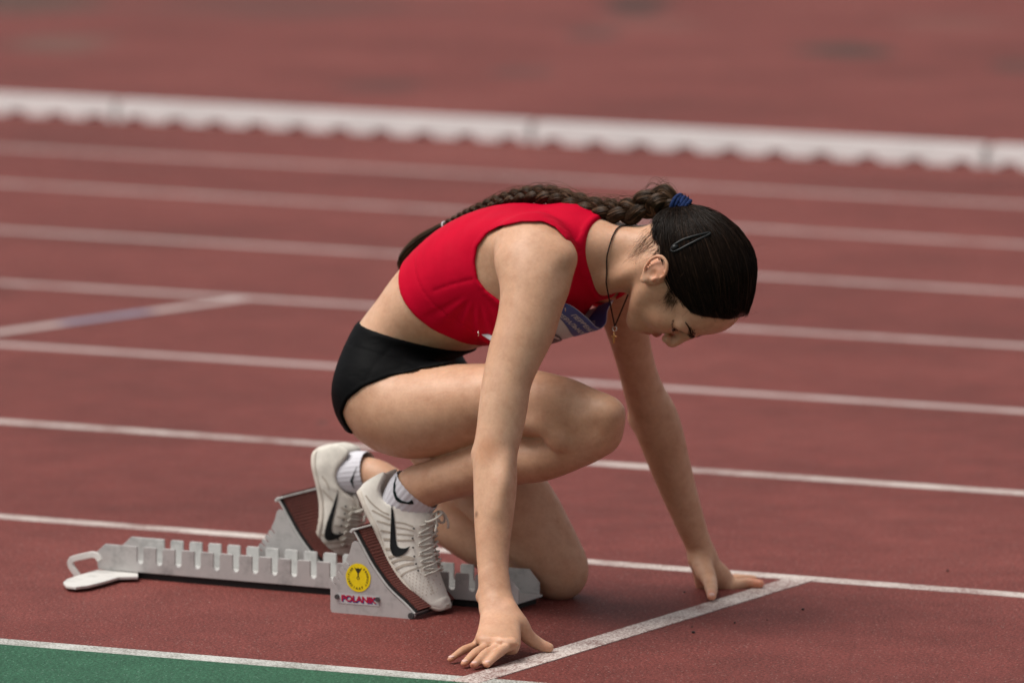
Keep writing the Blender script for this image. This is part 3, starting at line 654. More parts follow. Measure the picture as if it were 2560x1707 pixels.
# ------------------------------------------------------------------ skin, cloth and hair materials
def mat_skin():
    m, t, b = nt('skin'); v = coords(t)
    big = noise(t, v, 7, 4, 0.6); mid_ = noise(t, v, 45, 4, 0.6); fine = noise(t, v, 900, 2, 0.6)
    r = ramp(t, [(0.32, (0.510, 0.275, 0.168)), (0.5, (0.578, 0.330, 0.212)), (0.70, (0.618, 0.374, 0.252))]); t.links.new(big, r.inputs[0])
    r2 = ramp(t, [(0.30, (0.90, 0.84, 0.81)), (0.5, (1, 1, 1)), (0.72, (1.07, 1.08, 1.08))]); t.links.new(mid_, r2.inputs[0])
    pr_ = noise(t, v, 210, 3, 0.7); r6 = ramp(t, [(0.25, (0.88, 0.86, 0.85)), (0.75, (1.10, 1.11, 1.12))]); t.links.new(pr_, r6.inputs[0])
    c = mixc(t, r.outputs[0], r2.outputs[0], 0.9, 'MULTIPLY'); c = mixc(t, c, r6.outputs[0], 0.55, 'MULTIPLY')
    at_ = N(t, 'ShaderNodeAttribute'); at_.attribute_name = 'tint'
    c = mixc(t, c, at_.outputs['Color'], 1.0, 'MULTIPLY')
    t.links.new(c, b.inputs['Base Color'])
    rr_ = ramp(t, [(0.3, (0.56,)*3), (0.7, (0.40,)*3)]); t.links.new(mid_, rr_.inputs[0]); t.links.new(rr_.outputs[0], b.inputs['Roughness']); b.inputs['Specular IOR Level'].default_value = 0.33
    b.inputs['Subsurface Weight'].default_value = 0.28; b.inputs['Subsurface Radius'].default_value = (1.0, 0.38, 0.20); b.inputs['Subsurface Scale'].default_value = 0.010
    bb_ = bump(t, b, fine, 0.15, 0.0006); b2_ = N(t, 'ShaderNodeBump', Strength=0.22, Distance=0.0015); t.links.new(pr_, b2_.inputs['Height']); t.links.new(b2_.outputs[0], bb_.inputs['Normal'])
    return m
MAT['skin'] = mat_skin()
def mat_cloth(name, col, rough, sheen, wr=0.0, knit=1600):
    m, t, b = nt(name); v = coords(t)
    f = noise(t, v, 14, 3); k = noise(t, v, knit, 2)
    r = ramp(t, [(0.35, tuple(c*.92 for c in col)), (0.7, tuple(min(1, c*1.06) for c in col))]); t.links.new(f, r.inputs[0])
    t.links.new(r.outputs[0], b.inputs['Base Color']); setb(b, Roughness=rough)
    b.inputs['Specular IOR Level'].default_value = 0.035; b.inputs['Sheen Weight'].default_value = sheen; b.inputs['Sheen Roughness'].default_value = 0.4
    b1 = bump(t, b, k, 0.12, 0.0006)
    if wr:
        v2 = coords(t, (1.0, 0.35, 2.6)); w_ = noise(t, v2, 26, 3, 0.5)
        b2 = N(t, 'ShaderNodeBump', Strength=wr, Distance=0.004); t.links.new(w_, b2.inputs['Height']); t.links.new(b2.outputs[0], b1.inputs['Normal'])
    return m
MAT['red'] = mat_cloth('red_knit', (0.50, 0.003, 0.024), 0.55, 0.0, 0.12)
MAT['black'] = mat_cloth('black_knit', (0.0045, 0.0045, 0.005), 0.55, 0.0, 0.4)
MAT['sockw'] = mat_cloth('white_ribbed_sock', (0.66, 0.65, 0.70), 0.8, 0.2)
MAT['shoe'] = simple('off_white_mesh', (0.72, 0.68, 0.62), 0.6, 0, 0.08, 70, 0.35, 900)
MAT['shoe2'] = simple('worn_off_white_mesh', (0.64, 0.60, 0.54), 0.65, 0, 0.14, 60, 0.35, 900)
MAT['sole'] = simple('cream_sole', (0.64, 0.58, 0.51), 0.5, 0, 0.10, 90)
MAT['stripe'] = simple('beige_stripe', (0.42, 0.36, 0.30), 0.7, 0, 0.10, 300)
MAT['lace'] = simple('cream_lace', (0.60, 0.57, 0.51), 0.8, 0, 0.12, 300)
MAT['blackprint'] = simple('black_print', (0.006, 0.006, 0.007), 0.4)
MAT['sockprint'] = simple('dark_green_print', (0.004, 0.014, 0.014), 0.6)
MAT['tie'] = simple('blue_elastic', (0.006, 0.020, 0.085), 0.85, 0, 0.4, 260, 0.8, 700)
MAT['cord'] = simple('black_cord', (0.006, 0.005, 0.005), 0.6)
MAT['gold'] = simple('gold', (0.70, 0.38, 0.16), 0.28, 1.0, 0.05)
MAT['silver'] = simple('silver', (0.75, 0.72, 0.68), 0.25, 1.0, 0.05)
MAT['clip'] = simple('black_clip', (0.010, 0.011, 0.012), 0.35)
MAT['bibw'] = simple('bib_paper', (0.62, 0.60, 0.63), 0.55, 0, 0.03, 30)
MAT['bibb'] = simple('bib_blue', (0.085, 0.105, 0.30), 0.5, 0, 0.05, 30)
def mat_hair(name, col, rough=0.34):
    m, t, b = nt(name); v = coords(t)
    at_ = N(t, 'ShaderNodeAttribute'); at_.attribute_name = 'shade'
    r = ramp(t, [(0.0, tuple(c*.35 for c in col)), (0.6, col), (1.0, tuple(c*3.6 for c in col))]); t.links.new(at_.outputs['Fac'], r.inputs[0])
    t.links.new(r.outputs[0], b.inputs['Base Color']); setb(b, Roughness=rough); b.inputs['Specular IOR Level'].default_value = 0.10
    return m
MAT['hair'] = mat_hair('dark_brown_hair', (0.0150, 0.0082, 0.0052))
MAT['braid'] = mat_hair('brown_braid_hair', (0.040, 0.0215, 0.0120), 0.38)

# ------------------------------------------------------------------ body mesh
HANDS = [np.array(at(1245, 1580, .22)), np.array(at(1800, 1440, 1.05))]; HC = M(1690, 790)
def keep_w(V):
    w = np.ones(len(V))
    for c in HANDS: w[np.linalg.norm(V-c, axis=1) < .125] = .3
    dd = np.linalg.norm((V-HC)*np.array([1, 1, 1]), axis=1); w[dd < .12] = .3
    e = np.linalg.norm(V-M(1690, 668, -.084), axis=1); w[e < .04] = .3
    cr = [at(*p) for p in ((1079, 1150, .55), (1130, 1130, .53), (1189, 1107, .53), (1250, 1092, .535), (1304, 1087, .545), (1344, 1090, .55), (1389, 1110, .55))]
    for a, b_ in zip(cr[:-1], cr[1:]):
        for u_ in (0, .5): w[np.linalg.norm(V-(a*(1-u_)+b_*u_), axis=1) < .03] = .3
    return w
V, F = surface(BODY, BODY.lo, BODY.hi, .0029, smooth=18, lam=.6, weight=keep_w)
body = np_mesh('body', V, F, MAT['skin'], person)
def spots(V, L):
    col = np.ones((len(V), 4))
    for c, r, mul, amt in L:
        c = np.asarray(c); d = np.linalg.norm(V-c, axis=1)/r
        f = amt*np.clip(1.5-1.5*d, 0, 1)[:, None]; col[:, :3] *= 1-f+f*np.array(mul)
    return col
SP = []
for tp in tipsN: SP.append((gr(*tp, .010), .020, (1.08, .80, .78), .8))
for mc in mcpN: SP.append((at(*mc), .014, (1.0, .82, .78), .5))
SP += [(gi, .03, (1.1, .82, .80), .9), (gr(1779, 1490, .012), .03, (1.1, .82, .80), .9), (gr(1374, 1619, .012), .02, (1.1, .85, .82), .7)]
SP += [(M(1700, 660, -.090), .030, (1.05, .76, .72), .6)]
SP += [(at(1213, 1128, .35), .030, (.86, .72, .62), .75), (at(1230, 1110, .355), .022, (.84, .74, .66), .5)]         # elbow
SP += [(at(1500, 1085, .56), .05, (1.02, .88, .85), .6), (at(1440, 1440, .77), .05, (1.0, .84, .80), .6)]
SP += [(M(1643, 836, d), .0105, (.80, .50, .50), .85) for d in (-.014, -.006, .003, .010)]+[(M(1624, 829, d), .0095, (.80, .50, .50), .8) for d in (-.012, -.004, .004, .010)]
SP += [(M(1682, 790, -.045), .025, (1.04, .86, .82), .5), (at(1186, 1285, .318), .0085, (.32, .27, .25), 1.0)]
SP += [(at(1638, 815, .645), .0016, (.35, .25, .2), 1), (at(1371, 686, .47), .002, (.4, .3, .25), 1), (at(1391, 686, .47), .002, (.4, .3, .25), 1), (at(1264, 905, .41), .0018, (.4, .3, .25), 1), (at(1580, 826, .85), .002, (.4, .3, .25), 1)]
SP += [(M(1713, 822, s*.031), .005, (.55, .46, .43), .5) for s in (-1, 1)]+[(M(1732, 818, s*.034), .012, (.85, .74, .70), .5) for s in (-1, 1)]
# nails
for tp, mc in zip(tipsN, mcpN):
    a_ = gr(*tp, .0125); d_ = nrm(at(*mc)-a_); SP.append((a_+d_*.006, .0065, (1.10, 1.05, 1.05), .9))
ca = body.data.color_attributes.new('tint', 'FLOAT_COLOR', 'POINT'); ca.data.foreach_set('color', spots(V, SP).astype(np.float32).ravel())
bodyV, bodyF = V, F
nb_m = bmesh.new(); bmesh.ops.create_icosphere(nb_m, subdivisions=2, radius=1.0); nme = bpy.data.meshes.new('fingernail'); nb_m.to_mesh(nme); nb_m.free()
for p_ in nme.polygons: p_.use_smooth = True
MAT['nail'] = simple('nail', (0.66, 0.42, 0.36), 0.3, 0, 0.04, 200, spec=0.5); nme.materials.append(MAT['nail'])
def nail(tip, base, r, up=(0, 0, 1)):
    d_ = nrm(np.asarray(tip)-np.asarray(base)); up_ = nrm(np.asarray(up)-d_*(np.asarray(up)@d_)); sd = np.cross(up_, d_)
    c_ = np.asarray(tip)-d_*.0035+up_*r*.62
    o = bpy.data.objects.new('fingernail', nme); COL.objects.link(o); o.parent = body
    w0 = Vector(person.location)
    o.matrix_local = Matrix.Translation(Vector(c_)-w0) @ Matrix(((d_[0]*.0058, sd[0]*.0048, up_[0]*.0018, 0), (d_[1]*.0058, sd[1]*.0048, up_[1]*.0018, 0), (d_[2]*.0058, sd[2]*.0048, up_[2]*.0018, 0), (0, 0, 0, 1)))
for tp, mc, r in zip(tipsN, mcpN, (.0074, .0081, .0084, .0086)): nail(gr(*tp, .0075), at(*mc), r*.8)
nail(gr(1374, 1619, .0085), at(1345, 1608, .296), .0078); nail(gi, at(1872, 1457, 1.086), .0068); nail(gr(1779, 1493, .009), at(1778, 1470, .94), .0078, (0.3, -.5, .8))
BVH_body = BVHTree.FromPolygons(V.tolist(), F.tolist())

# ------------------------------------------------------------------ clothes cut from the body's own surface
def plane(p, q, inside):
    "plane across the body through two points of the plane of symmetry, negative on the side of `inside`"
    v = np.asarray(q)-np.asarray(p); n = nrm(np.array([v[2], 0, -v[0]])); p = np.asarray(p)
    if (np.asarray(inside)-p)@n > 0: n = -n
    return lambda X: (X-p)@n
def seg_d(x, z, L):
    d = np.full(len(x), 1e9)
    for a, b_ in zip(L[:-1], L[1:]):
        e = np.subtract(b_, a); h = np.clip(((x-a[0])*e[0]+(z-a[1])*e[1])/(e@e), 0, 1); d = np.minimum(d, np.hypot(x-a[0]-h*e[0], z-a[1]-h*e[1]))
    return d
C1 = lambda x, y: (784+x/2, 440+y/2)
hemP = plane(M(1034, 640), M(1222, 860), M(1400, 650)); neckP = plane(M(1511, 545), M(1520, 750), M(1300, 650))
AHp = ((925, 625, .55), (862, 572, .555), (822, 515, .56), (808, 430, .565), (820, 350, .575), (870, 282, .585), (945, 235, .595), (1045, 211, .60), (1150, 212, .60), (1212, 240, .60), (1262, 295, .60), (1290, 360, .60), (1296, 420, .60), (1285, 490, .60), (1262, 560, .60), (1245, 640, .60), (1190, 700, .59), (1010, 690, .55))
AHs = [(XZ(*C1(x_, y_), Y_)[0]-.44*(YM-Y_-.09), XZ(*C1(x_, y_), Y_)[1]) for x_, y_, Y_ in AHp]
TORN = Group(torso_items+neck_items)
seam1 = [XZ(*C1(*p), .565) for p in ((605, 575), (700, 540), (818, 512))]
seam2 = [XZ(*C1(*p), .60) for p in ((1322, 378), (1402, 360))]
fold0 = np.array(XZ(*C1(840, 560), .565))
def smax(a, b_, k): return -smin(-a, -b_, k)
def top_fn(X, far=.03):
    x, y, z = X[:, 0], X[:, 1], X[:, 2]; dy = y-YM
    base = UPPER(X, far); lim = TORN(X, far)-.032
    hem = hemP(X)-1.35*dy*dy; nk = neckP(X)
    cut = np.maximum(poly_sd(x-.44*(np.abs(dy)-.09), z, AHs), .052-np.abs(dy))
    edge = np.minimum(np.abs(cut), np.abs(nk))
    off = .0042+.0016*(edge < .008)
    off = off-.0024*np.exp(-((hem+.047)/.0016)**2)-.0024*np.exp(-(seg_d(x, z, seam1)/.0016)**2)-.0022*np.exp(-(seg_d(x, z, seam2)/.0016)**2)
    r_ = np.hypot(x-fold0[0], z-fold0[1]); an = np.arctan2(z-fold0[1], x-fold0[0])
    off = off+.0016*np.sin(an*17)*np.clip((r_-.02)/.03, 0, 1)*np.clip((.14-r_)/.05, 0, 1)*(an < -.6)*(an > -2.7)
    d = base-off
    return smax(smax(smax(d, lim, .004), smax(hem, nk, .002), .0035), -cut, .0035)
lo = np.minimum(TORSO.lo, TORSO.lo); hi = TORSO.hi
V, F = surface(top_fn, lo-.02, hi+.02, .0022, smooth=7, lam=.5)
top = np_mesh('crop_top', V, F, MAT['red'], person)
waistP = plane(M(906, 790), M(1195, 882), M(960, 960))
LEGN = [XZ(*C1(*p), .525) for p in ((1100, 925), (860, 932), (650, 945), (500, 972), (360, 1008), (250, 1055), (170, 1120), (128, 1190), (140, 1250), (165, 1300))]
LEGN = LEGN+[(-1.2, LEGN[-1][1]-.02), (-1.2, .9), (.3, .9), (.3, LEGN[0][1])]
fh = at(1010, 950, .78); fk = nrm(at(1290, 1268, .80)-fh)
LOWT = Group(torso_items[:1]+glutes+[(thigh_n, .030, 1), (thigh_f, .030, 1)])
side = [XZ(*C1(*p), .56) for p in ((362, 860), (330, 930), (310, 1020))]
hipf = XZ(*C1(760, 905), .55)
def shorts_fn(X, far=.03):
    x, y, z = X[:, 0], X[:, 1], X[:, 2]; dy = y-YM
    w = waistP(X)-.6*dy*dy
    ln = poly_sd(x, z, LEGN); lf = (X-fh)@fk-.085
    leg = np.where(dy < .0, ln, np.where(dy < .04, np.minimum(ln, lf), lf))
    r_ = np.hypot(x-hipf[0], z-hipf[1]); an = np.arctan2(z-hipf[1], x-hipf[0])
    off = .0042+.0016*np.sin(an*26+3*np.sin(r_*30))*np.clip((r_-.03)/.04, 0, 1)*np.clip((.21-r_)/.08, 0, 1)*np.clip((-w-.034)/.01, 0, 1)-.0018*np.exp(-((w+.034)/.0016)**2)-.0012*np.exp(-(seg_d(x, z, side)/.0014)**2)+.001*(np.abs(ln) < .006)
    return smax(LOWT(X, far)-off, smax(w, leg, .002), .0035)
slo = np.array([-.66, .50, .20]); shi = np.array([-.25, .90, .50])
V, F = surface(shorts_fn, slo, shi, .0024, smooth=9, lam=.5)
shorts = np_mesh('shorts', V, F, MAT['black'], person)

# ------------------------------------------------------------------ hair
SKULL = Group(head_items[:4]+neck_items[:1])
H1 = lambda x, y: (1480+x/3.4087, 440+y/3.4087)
HLp = [XZ(*H1(x_, y_), Y_) for x_, y_, Y_ in ((1290, 1180, .69), (1205, 1236, .672), (1100, 1226, .648), (950, 1204, .634), (850, 1176, .626), (790, 1126, .620), (745, 1070, .616), (705, 1040, .612), (676, 985, .612), (690, 900, .612), (698, 800, .612), (692, 700, .612), (650, 640, .615), (575, 598, .618), (510, 545, .622), (485, 500, .625), (470, 420, .63))]
HLp = HLp+[(HLp[-1][0], .95), (.6, .95), (.6, HLp[0][1]-.004)]
def cap_fn(X, far=.03):
    return np.maximum(SKULL(X, far)-.0075, poly_sd(X[:, 0], X[:, 2], HLp)+.002)
V, F = surface(cap_fn, M(1590, 850, -.1), M(1920, 480, .1), .0024, smooth=4, lam=.5)
hair = np_mesh('hair', V, F, MAT['hair'], person)
sa = hair.data.attributes.new('shade', 'FLOAT', 'POINT'); sa.data.foreach_set('value', np.full(len(V), .05, np.float32))
capV = V
def grad(fn, X, e=.001):
    return np.stack([fn(X+np.eye(3, dtype=np.float32)[k]*e, 10.)-fn(X-np.eye(3, dtype=np.float32)[k]*e, 10.) for k in range(3)], 1)/(2*e)
def tubes(S, rad, seg=3):
    "S: strands x points x 3 -> one mesh of thin tubes"
    n, k, _ = S.shape; T = np.gradient(S, axis=1); T /= np.linalg.norm(T, axis=2, keepdims=True)+1e-12
    a = np.cross(T, np.array([.31, .17, .93])); a /= np.linalg.norm(a, axis=2, keepdims=True)+1e-9; b_ = np.cross(T, a)
    R_ = np.asarray(rad)*np.ones((n, k)); ang = np.arange(seg)*2*math.pi/seg
    V = S[:, :, None, :]+R_[:, :, None, None]*(np.cos(ang)[None, None, :, None]*a[:, :, None, :]+np.sin(ang)[None, None, :, None]*b_[:, :, None, :])
    i = (np.arange(n)*k*seg)[:, None, None]; j = (np.arange(k-1)*seg)[None, :, None]; q = np.arange(seg)[None, None, :]; q2 = (q+1) % seg
    F = np.stack([i+j+q, i+j+q2, i+j+seg+q2, i+j+seg+q], -1).reshape(-1, 4)
    return V.reshape(-1, 3), F
def strands(name, S, rad, mat, parent, shade):
    V, F = tubes(S, rad); o = np_mesh(name, V, F, mat, parent); o['kind'] = 'stuff'
    sa = o.data.attributes.new('shade', 'FLOAT', 'POINT'); sa.data.foreach_set('value', np.repeat(shade, S.shape[1]*3).astype(np.float32))
    return o
EARC = M(1692, 668, -.0845); TIE = M(1703, 519); HCN = M(1745, 660)
ns = 7000; outer = np.nonzero(SKULL(capV.astype(np.float32), 10.) > .0055)[0]; capV = capV[outer]; ridx = RNG.choice(len(capV), ns); root = capV[ridx]+RNG.normal(0, .0015, (ns, 3))
pe = poly_sd(root[:, 0], root[:, 2], HLp); ex = np.clip(1+pe/.008, 0, 1)*RNG.random(ns)*.007*(np.linalg.norm(root-EARC, axis=1) > .045); root = root-np.array([nrm(q) for q in (TIE-root)])*ex[:, None]
a_ = root-HCN; b_ = (TIE-HCN)+RNG.normal(0, .006, (ns, 3)); la = np.linalg.norm(a_, axis=1, keepdims=True); lb = np.linalg.norm(b_, axis=1, keepdims=True)
om = np.arccos(np.clip((a_*b_).sum(1, keepdims=True)/(la*lb), -.999, .999)); KP = 15
u = np.linspace(0, 1, KP)[None, :, None]; om_ = om[:, None, :]
S = (np.sin((1-u)*om_)*(a_/la)[:, None, :]+np.sin(u*om_)*(b_/lb)[:, None, :])/np.sin(om_)*((1-u)*la[:, None, :]+u*lb[:, None, :])+HCN
X = S.reshape(-1, 3).astype(np.float32); lift = (.0082+.0022*RNG.random((ns, 1))+0*u[0, :, 0][None, :]).reshape(-1, 1)*np.ones((1, 1))
lift = np.repeat(.0074+.0042*RNG.random(ns)**1.5, KP)
for _ in range(3):
    d = SKULL(X, 10.); g = grad(SKULL, X); g /= np.linalg.norm(g, axis=1, keepdims=True)+1e-6
    X = X+(g*(lift-d)[:, None]).astype(np.float32)*.9
S = X.reshape(ns, KP, 3); wav = RNG.normal(0, .0013, (ns, 1, 3))*np.sin(u*math.pi*RNG.integers(1, 4, (ns, 1, 1))); S = S+wav
S[:, -1] = TIE+RNG.normal(0, .006, (ns, 3)); S[:, -2] = S[:, -2]*.5+(TIE+(S[:, -3]-TIE)*.4)*.5
rad = np.full((ns, KP), .00058); rad[:, 0] = .0002
strands('hair_strand', S, rad, MAT['hair'], hair, RNG.beta(1.1, 2.2, ns))
# soft hairline: short fine hairs that start on the skin in front of the combed mass
pe = poly_sd(capV[:, 0], capV[:, 2], HLp); eidx = np.nonzero((pe > -.005) & (np.linalg.norm(capV-EARC, axis=1) > .045))[0]; nh = 900; rt = capV[RNG.choice(eidx, nh)]; dt = np.array([nrm(q) for q in TIE-rt])
st = rt-dt*(.002+.010*RNG.random((nh, 1))**1.6)+RNG.normal(0, .0012, (nh, 3)); en = rt+dt*(.015+.02*RNG.random((nh, 1)))+RNG.normal(0, .002, (nh, 3))
uu = np.linspace(0, 1, 9)[None, :, None]; Sh = st[:, None, :]*(1-uu)+en[:, None, :]*uu
X = Sh.reshape(-1, 3).astype(np.float32); lf2 = np.tile(np.linspace(.0004, .0105, 9), nh)
for _ in range(4):
    d = SKULL(X, 10.); g = grad(SKULL, X); g /= np.linalg.norm(g, axis=1, keepdims=True)+1e-6; X = X+(g*(lf2-d)[:, None]).astype(np.float32)
strands('hairline_hair', X.reshape(nh, 9, 3), np.tile(np.r_[np.linspace(.00012, .0004, 5), [.00045]*4], (nh, 1)), MAT['hair'], hair, RNG.beta(2, 2, nh))
# fine down at the nape and along the hairline, and stray hairs round the head
nf = 400; fl = []
for k in range(nf):
    if k < 150:
        q = np.array(at(*H1(400+RNG.random()*260, 480+RNG.random()*220), .62)); q[1] = .625+RNG.random()*.04; dirv = nrm(np.array([-1.0, -.15, -.9+RNG.normal()*.35])); L = .018+.022*RNG.random(); lf_ = .003
    elif k < 220:
        q = capV[RNG.integers(len(capV))]+0; dirv = nrm(nrm(q-HCN)*.9+nrm(np.cross(q-HCN, (0, 1, 0)))*.8*RNG.normal()); L = .010+.016*RNG.random(); lf_ = .002
    else:
        q = np.array(at(*H1(650+RNG.random()*90, 920+RNG.random()*150), .625)); dirv = nrm(np.array([-.5, -.1, -.8+RNG.normal()*.3])); L = .010+.012*RNG.random(); lf_ = .002
    cu_ = RNG.normal(0, .25, 3); pts = [q+dirv*L*w_+cu_*L*w_*w_ for w_ in np.linspace(0, 1, 8)]
    fl.append(pts)
FL = np.array(fl); X = FL.reshape(-1, 3).astype(np.float32)
dmin = np.repeat(np.where(np.arange(nf) < 150, .0010, np.where(np.arange(nf) < 220, -9, .001)), 8)
HN = Group(head_items+neck_items)
for _ in range(3):
    d = HN(X, 10.); g = grad(HN, X); g /= np.linalg.norm(g, axis=1, keepdims=True)+1e-6
    X = X+(g*np.where(dmin > -1, dmin-d, 0)[:, None]).astype(np.float32)
FL = X.reshape(nf, 8, 3); rr = np.tile(np.linspace(.00017, .00007, 8), (nf, 1))
strands('stray_hair', FL, rr, MAT['braid'], hair, RNG.beta(3, 2, nf))

# braid
def S2(*p): return p
BL = [(1706, 518, .690), (1672, 500, .688), (1638, 500, .687), (1606, 519, .687), (1570, 529, .688), (1530, 528, .690), (1484, 521, .692), (1434, 505, .695), (1384, 491, .700), (1334, 488, .705), (1284, 495, .712), (1234, 510, .722), (1184, 531, .735), (1146, 548, .746), (1112, 564, .755)]
HWb = [.0125, .0200, .0228, .0218, .0198, .0180, .0170, .0162, .0152, .0142, .0127, .0112, .0096, .0080, .0060]
bc = crv(np.column_stack([PL(BL), HWb]), 24); bp, bw = bc[:, :3], bc[:, 3]
bl = np.r_[0, np.cumsum(np.linalg.norm(np.diff(bp, axis=0), axis=1))]
th = np.r_[0, np.cumsum(np.diff(bl)*2*math.pi/(3*np.maximum(.015, 1.75*(bw[1:]+bw[:-1])/2)))]
T = np.gradient(bp, axis=0); T /= np.linalg.norm(T, axis=1, keepdims=True)
Aw = np.cross(T, VIEW); Aw /= np.linalg.norm(Aw, axis=1, keepdims=True); Bw = np.cross(T, Aw)
ca_, sa_ = math.cos(.45), math.sin(.45); Aw, Bw = Aw*ca_+Bw*sa_, Bw*ca_-Aw*sa_
braid = None; env = np.clip(bl/.035, 0, 1)[:, None]
bS = []; bSh = []
coreV = MB()
for i in range(3):
    ph = th+i*2*math.pi/3
    cen = bp+Aw*(np.sin(ph)*bw*.50)[:, None]*env+Bw*(np.sin(2*ph)*bw*.34)[:, None]*env
    rc = bw*.56*(1-.12*np.cos(2*ph))
    Tc = np.gradient(cen, axis=0); Tc /= np.linalg.norm(Tc, axis=1, keepdims=True)
    Ac = np.cross(Tc, VIEW); Ac /= np.linalg.norm(Ac, axis=1, keepdims=True); Bc = np.cross(Tc, Ac)
    coreV.tube(cen[::3], (rc*.93)[::3].tolist(), 10)
    for k in range(95):
        a0 = RNG.random()*2*math.pi; rho = .97+.07*RNG.random(); tw = bl*RNG.normal(8, 5)
        bS.append((cen+(rc*rho)[:, None]*(np.cos(a0+tw)[:, None]*Ac+np.sin(a0+tw)[:, None]*Bc))[::2]); bSh.append(RNG.beta(2, 2))
braid = coreV.build('braid', MAT['braid'], person, smooth=True)
sa = braid.data.attributes.new('shade', 'FLOAT', 'POINT'); sa.data.foreach_set('value', np.full(len(braid.data.vertices), .2, np.float32))
bS = np.array(bS); strands('braid_strand', bS, .00085, MAT['braid'], braid, np.array(bSh))
tl = crv(PL([(1114, 563, .755), (1092, 580, .758), (1062, 600, .762), (1034, 622, .765), (1012, 650, .768), (1006, 668, .768)]), 5); nT = 260; tS = []
for k in range(nT):
    o_ = RNG.normal(0, 1, 3); o_ /= max(1, np.linalg.norm(o_)/1.6); wv = np.interp(np.linspace(0, 1, len(tl)), [0, .12, .5, .85, 1], [.003, .0055, .0085, .0075, .005])
    e_ = .82+.2*RNG.random(); idx = np.linspace(0, (len(tl)-1)*min(1, e_), len(tl)); P = np.stack([np.interp(idx, np.arange(len(tl)), tl[:, q]) for q in range(3)], 1)
    tS.append(P+o_[None, :]*wv[:, None])
strands('braid_tail', np.array(tS), .0009, MAT['braid'], braid, RNG.beta(2, 2, nT))
# stray hairs above the braid
nb_ = 170; sb = []
for k in range(nb_):
    i0 = RNG.integers(10, len(bp)-40); i1 = min(len(bp)-1, i0+RNG.integers(15, 60)); pts = bp[np.linspace(i0, i1, 8).astype(int)].copy()
    hgt = bw[np.linspace(i0, i1, 8).astype(int)]; lf_ = (.9+.9*RNG.random()**2*np.sin(np.linspace(.2, 2.9, 8)))*hgt
    dirn = nrm(np.array([RNG.normal()*.2, RNG.normal()*.7, 1.0])); sb.append(pts+dirn[None, :]*lf_[:, None])
strands('braid_flyaway', np.array(sb), .00028, MAT['braid'], braid, RNG.beta(4, 2, nb_))
# hair elastics and clip
tm = MB(); td = nrm(bp[14]-bp[0]); ta = nrm(np.cross(td, VIEW)); tb = np.cross(td, ta)
for k in range(5):
    c0 = bp[0]+td*(-.006+.0048*k)+ta*.001*math.sin(k*2.1); R0 = .0155+.0012*math.sin(k*1.9)
    ring = [c0+ta*R0*math.cos(w_)+tb*R0*.9*math.sin(w_)+td*.0016*math.sin(2*w_+k) for w_ in np.linspace(0, 2*math.pi, 25)]
    tm.tube(ring, .0036, 8, cap=False)
kn = bp[0]-td*.002+ta*.0175
tm.tube([kn-td*.008, kn+ta*.0025, kn+td*.008], [.003, .0046, .003], 8)
tm.build('hair_tie', MAT['tie'], person, smooth=True)
em = MB(); c0 = bp[-1]; td = nrm(bp[-1]-bp[-4]); ta = nrm(np.cross(td, VIEW)); tb = np.cross(td, ta)
em.tube([c0+ta*.0062*math.cos(w_)+tb*.0062*math.sin(w_) for w_ in np.linspace(0, 2*math.pi, 17)], .0016, 6, cap=False); em.build('braid_elastic', MAT['bibw'], person, smooth=True)
BVH_cap = BVHTree.FromPolygons(capV.tolist(), F.tolist()) if False else None
def on_skull(px, py, Yg, lift):
    X = np.array([at(px, py, Yg)], np.float32)
    for _ in range(6):
        d = SKULL(X, 10.); X[:, 1] -= (lift-d)*.9
    return X[0].astype(float)
cl = [(682, 622), (700, 590), (760, 548), (830, 522), (900, 503), (938, 497), (938, 512), (870, 553), (800, 595), (745, 628), (705, 642), (684, 634)]
cp = crv(np.array([on_skull(*H1(*p), .61, .0125) for p in cl+cl[:1]]), 4); km = MB(); km.tube(cp, .0021, 8, cap=False)
km.tube([on_skull(*H1(*p), .61, .0128) for p in ((690, 622), (712, 606), (735, 595))], [.004, .0048, .0025], 8)
km.build('hair_clip', MAT['clip'], person, smooth=True)
# eyebrows and lashes
bS = []; kind_ = []
def on_head(P, lift):
    X = np.array(P, np.float32)
    for _ in range(5):
        d = HEAD(X, 10.); g = grad(HEAD, X); g /= np.linalg.norm(g, axis=1, keepdims=True)+1e-6; X = X+(g*(lift-d)[:, None]).astype(np.float32)
    return X.astype(float)
for s in (-1, 1):
    c_ = crv(np.array([M(1735, 842, s*.010), M(1743, 838, s*.020), M(1749, 828, s*.033), M(1750, 810, s*.044), M(1746, 793, s*.052)]), 12)
    for k in range(110):
        u_ = RNG.random(); i = int(u_*(len(c_)-5)); wd = .0021; q = c_[i]+UH*RNG.normal(0, wd)
        d_ = nrm(c_[min(i+4, len(c_)-1)]-c_[i]); bS.append([q+d_*.006*w_+UH*.001*w_ for w_ in np.linspace(0, 1, 5)])
bS = np.array(bS); nb5 = len(bS)
strands('eyebrow', on_head(bS.reshape(-1, 3), np.full(nb5*5, .0006)).reshape(-1, 5, 3), .0005, MAT['braid'], person, np.full(nb5, .05))
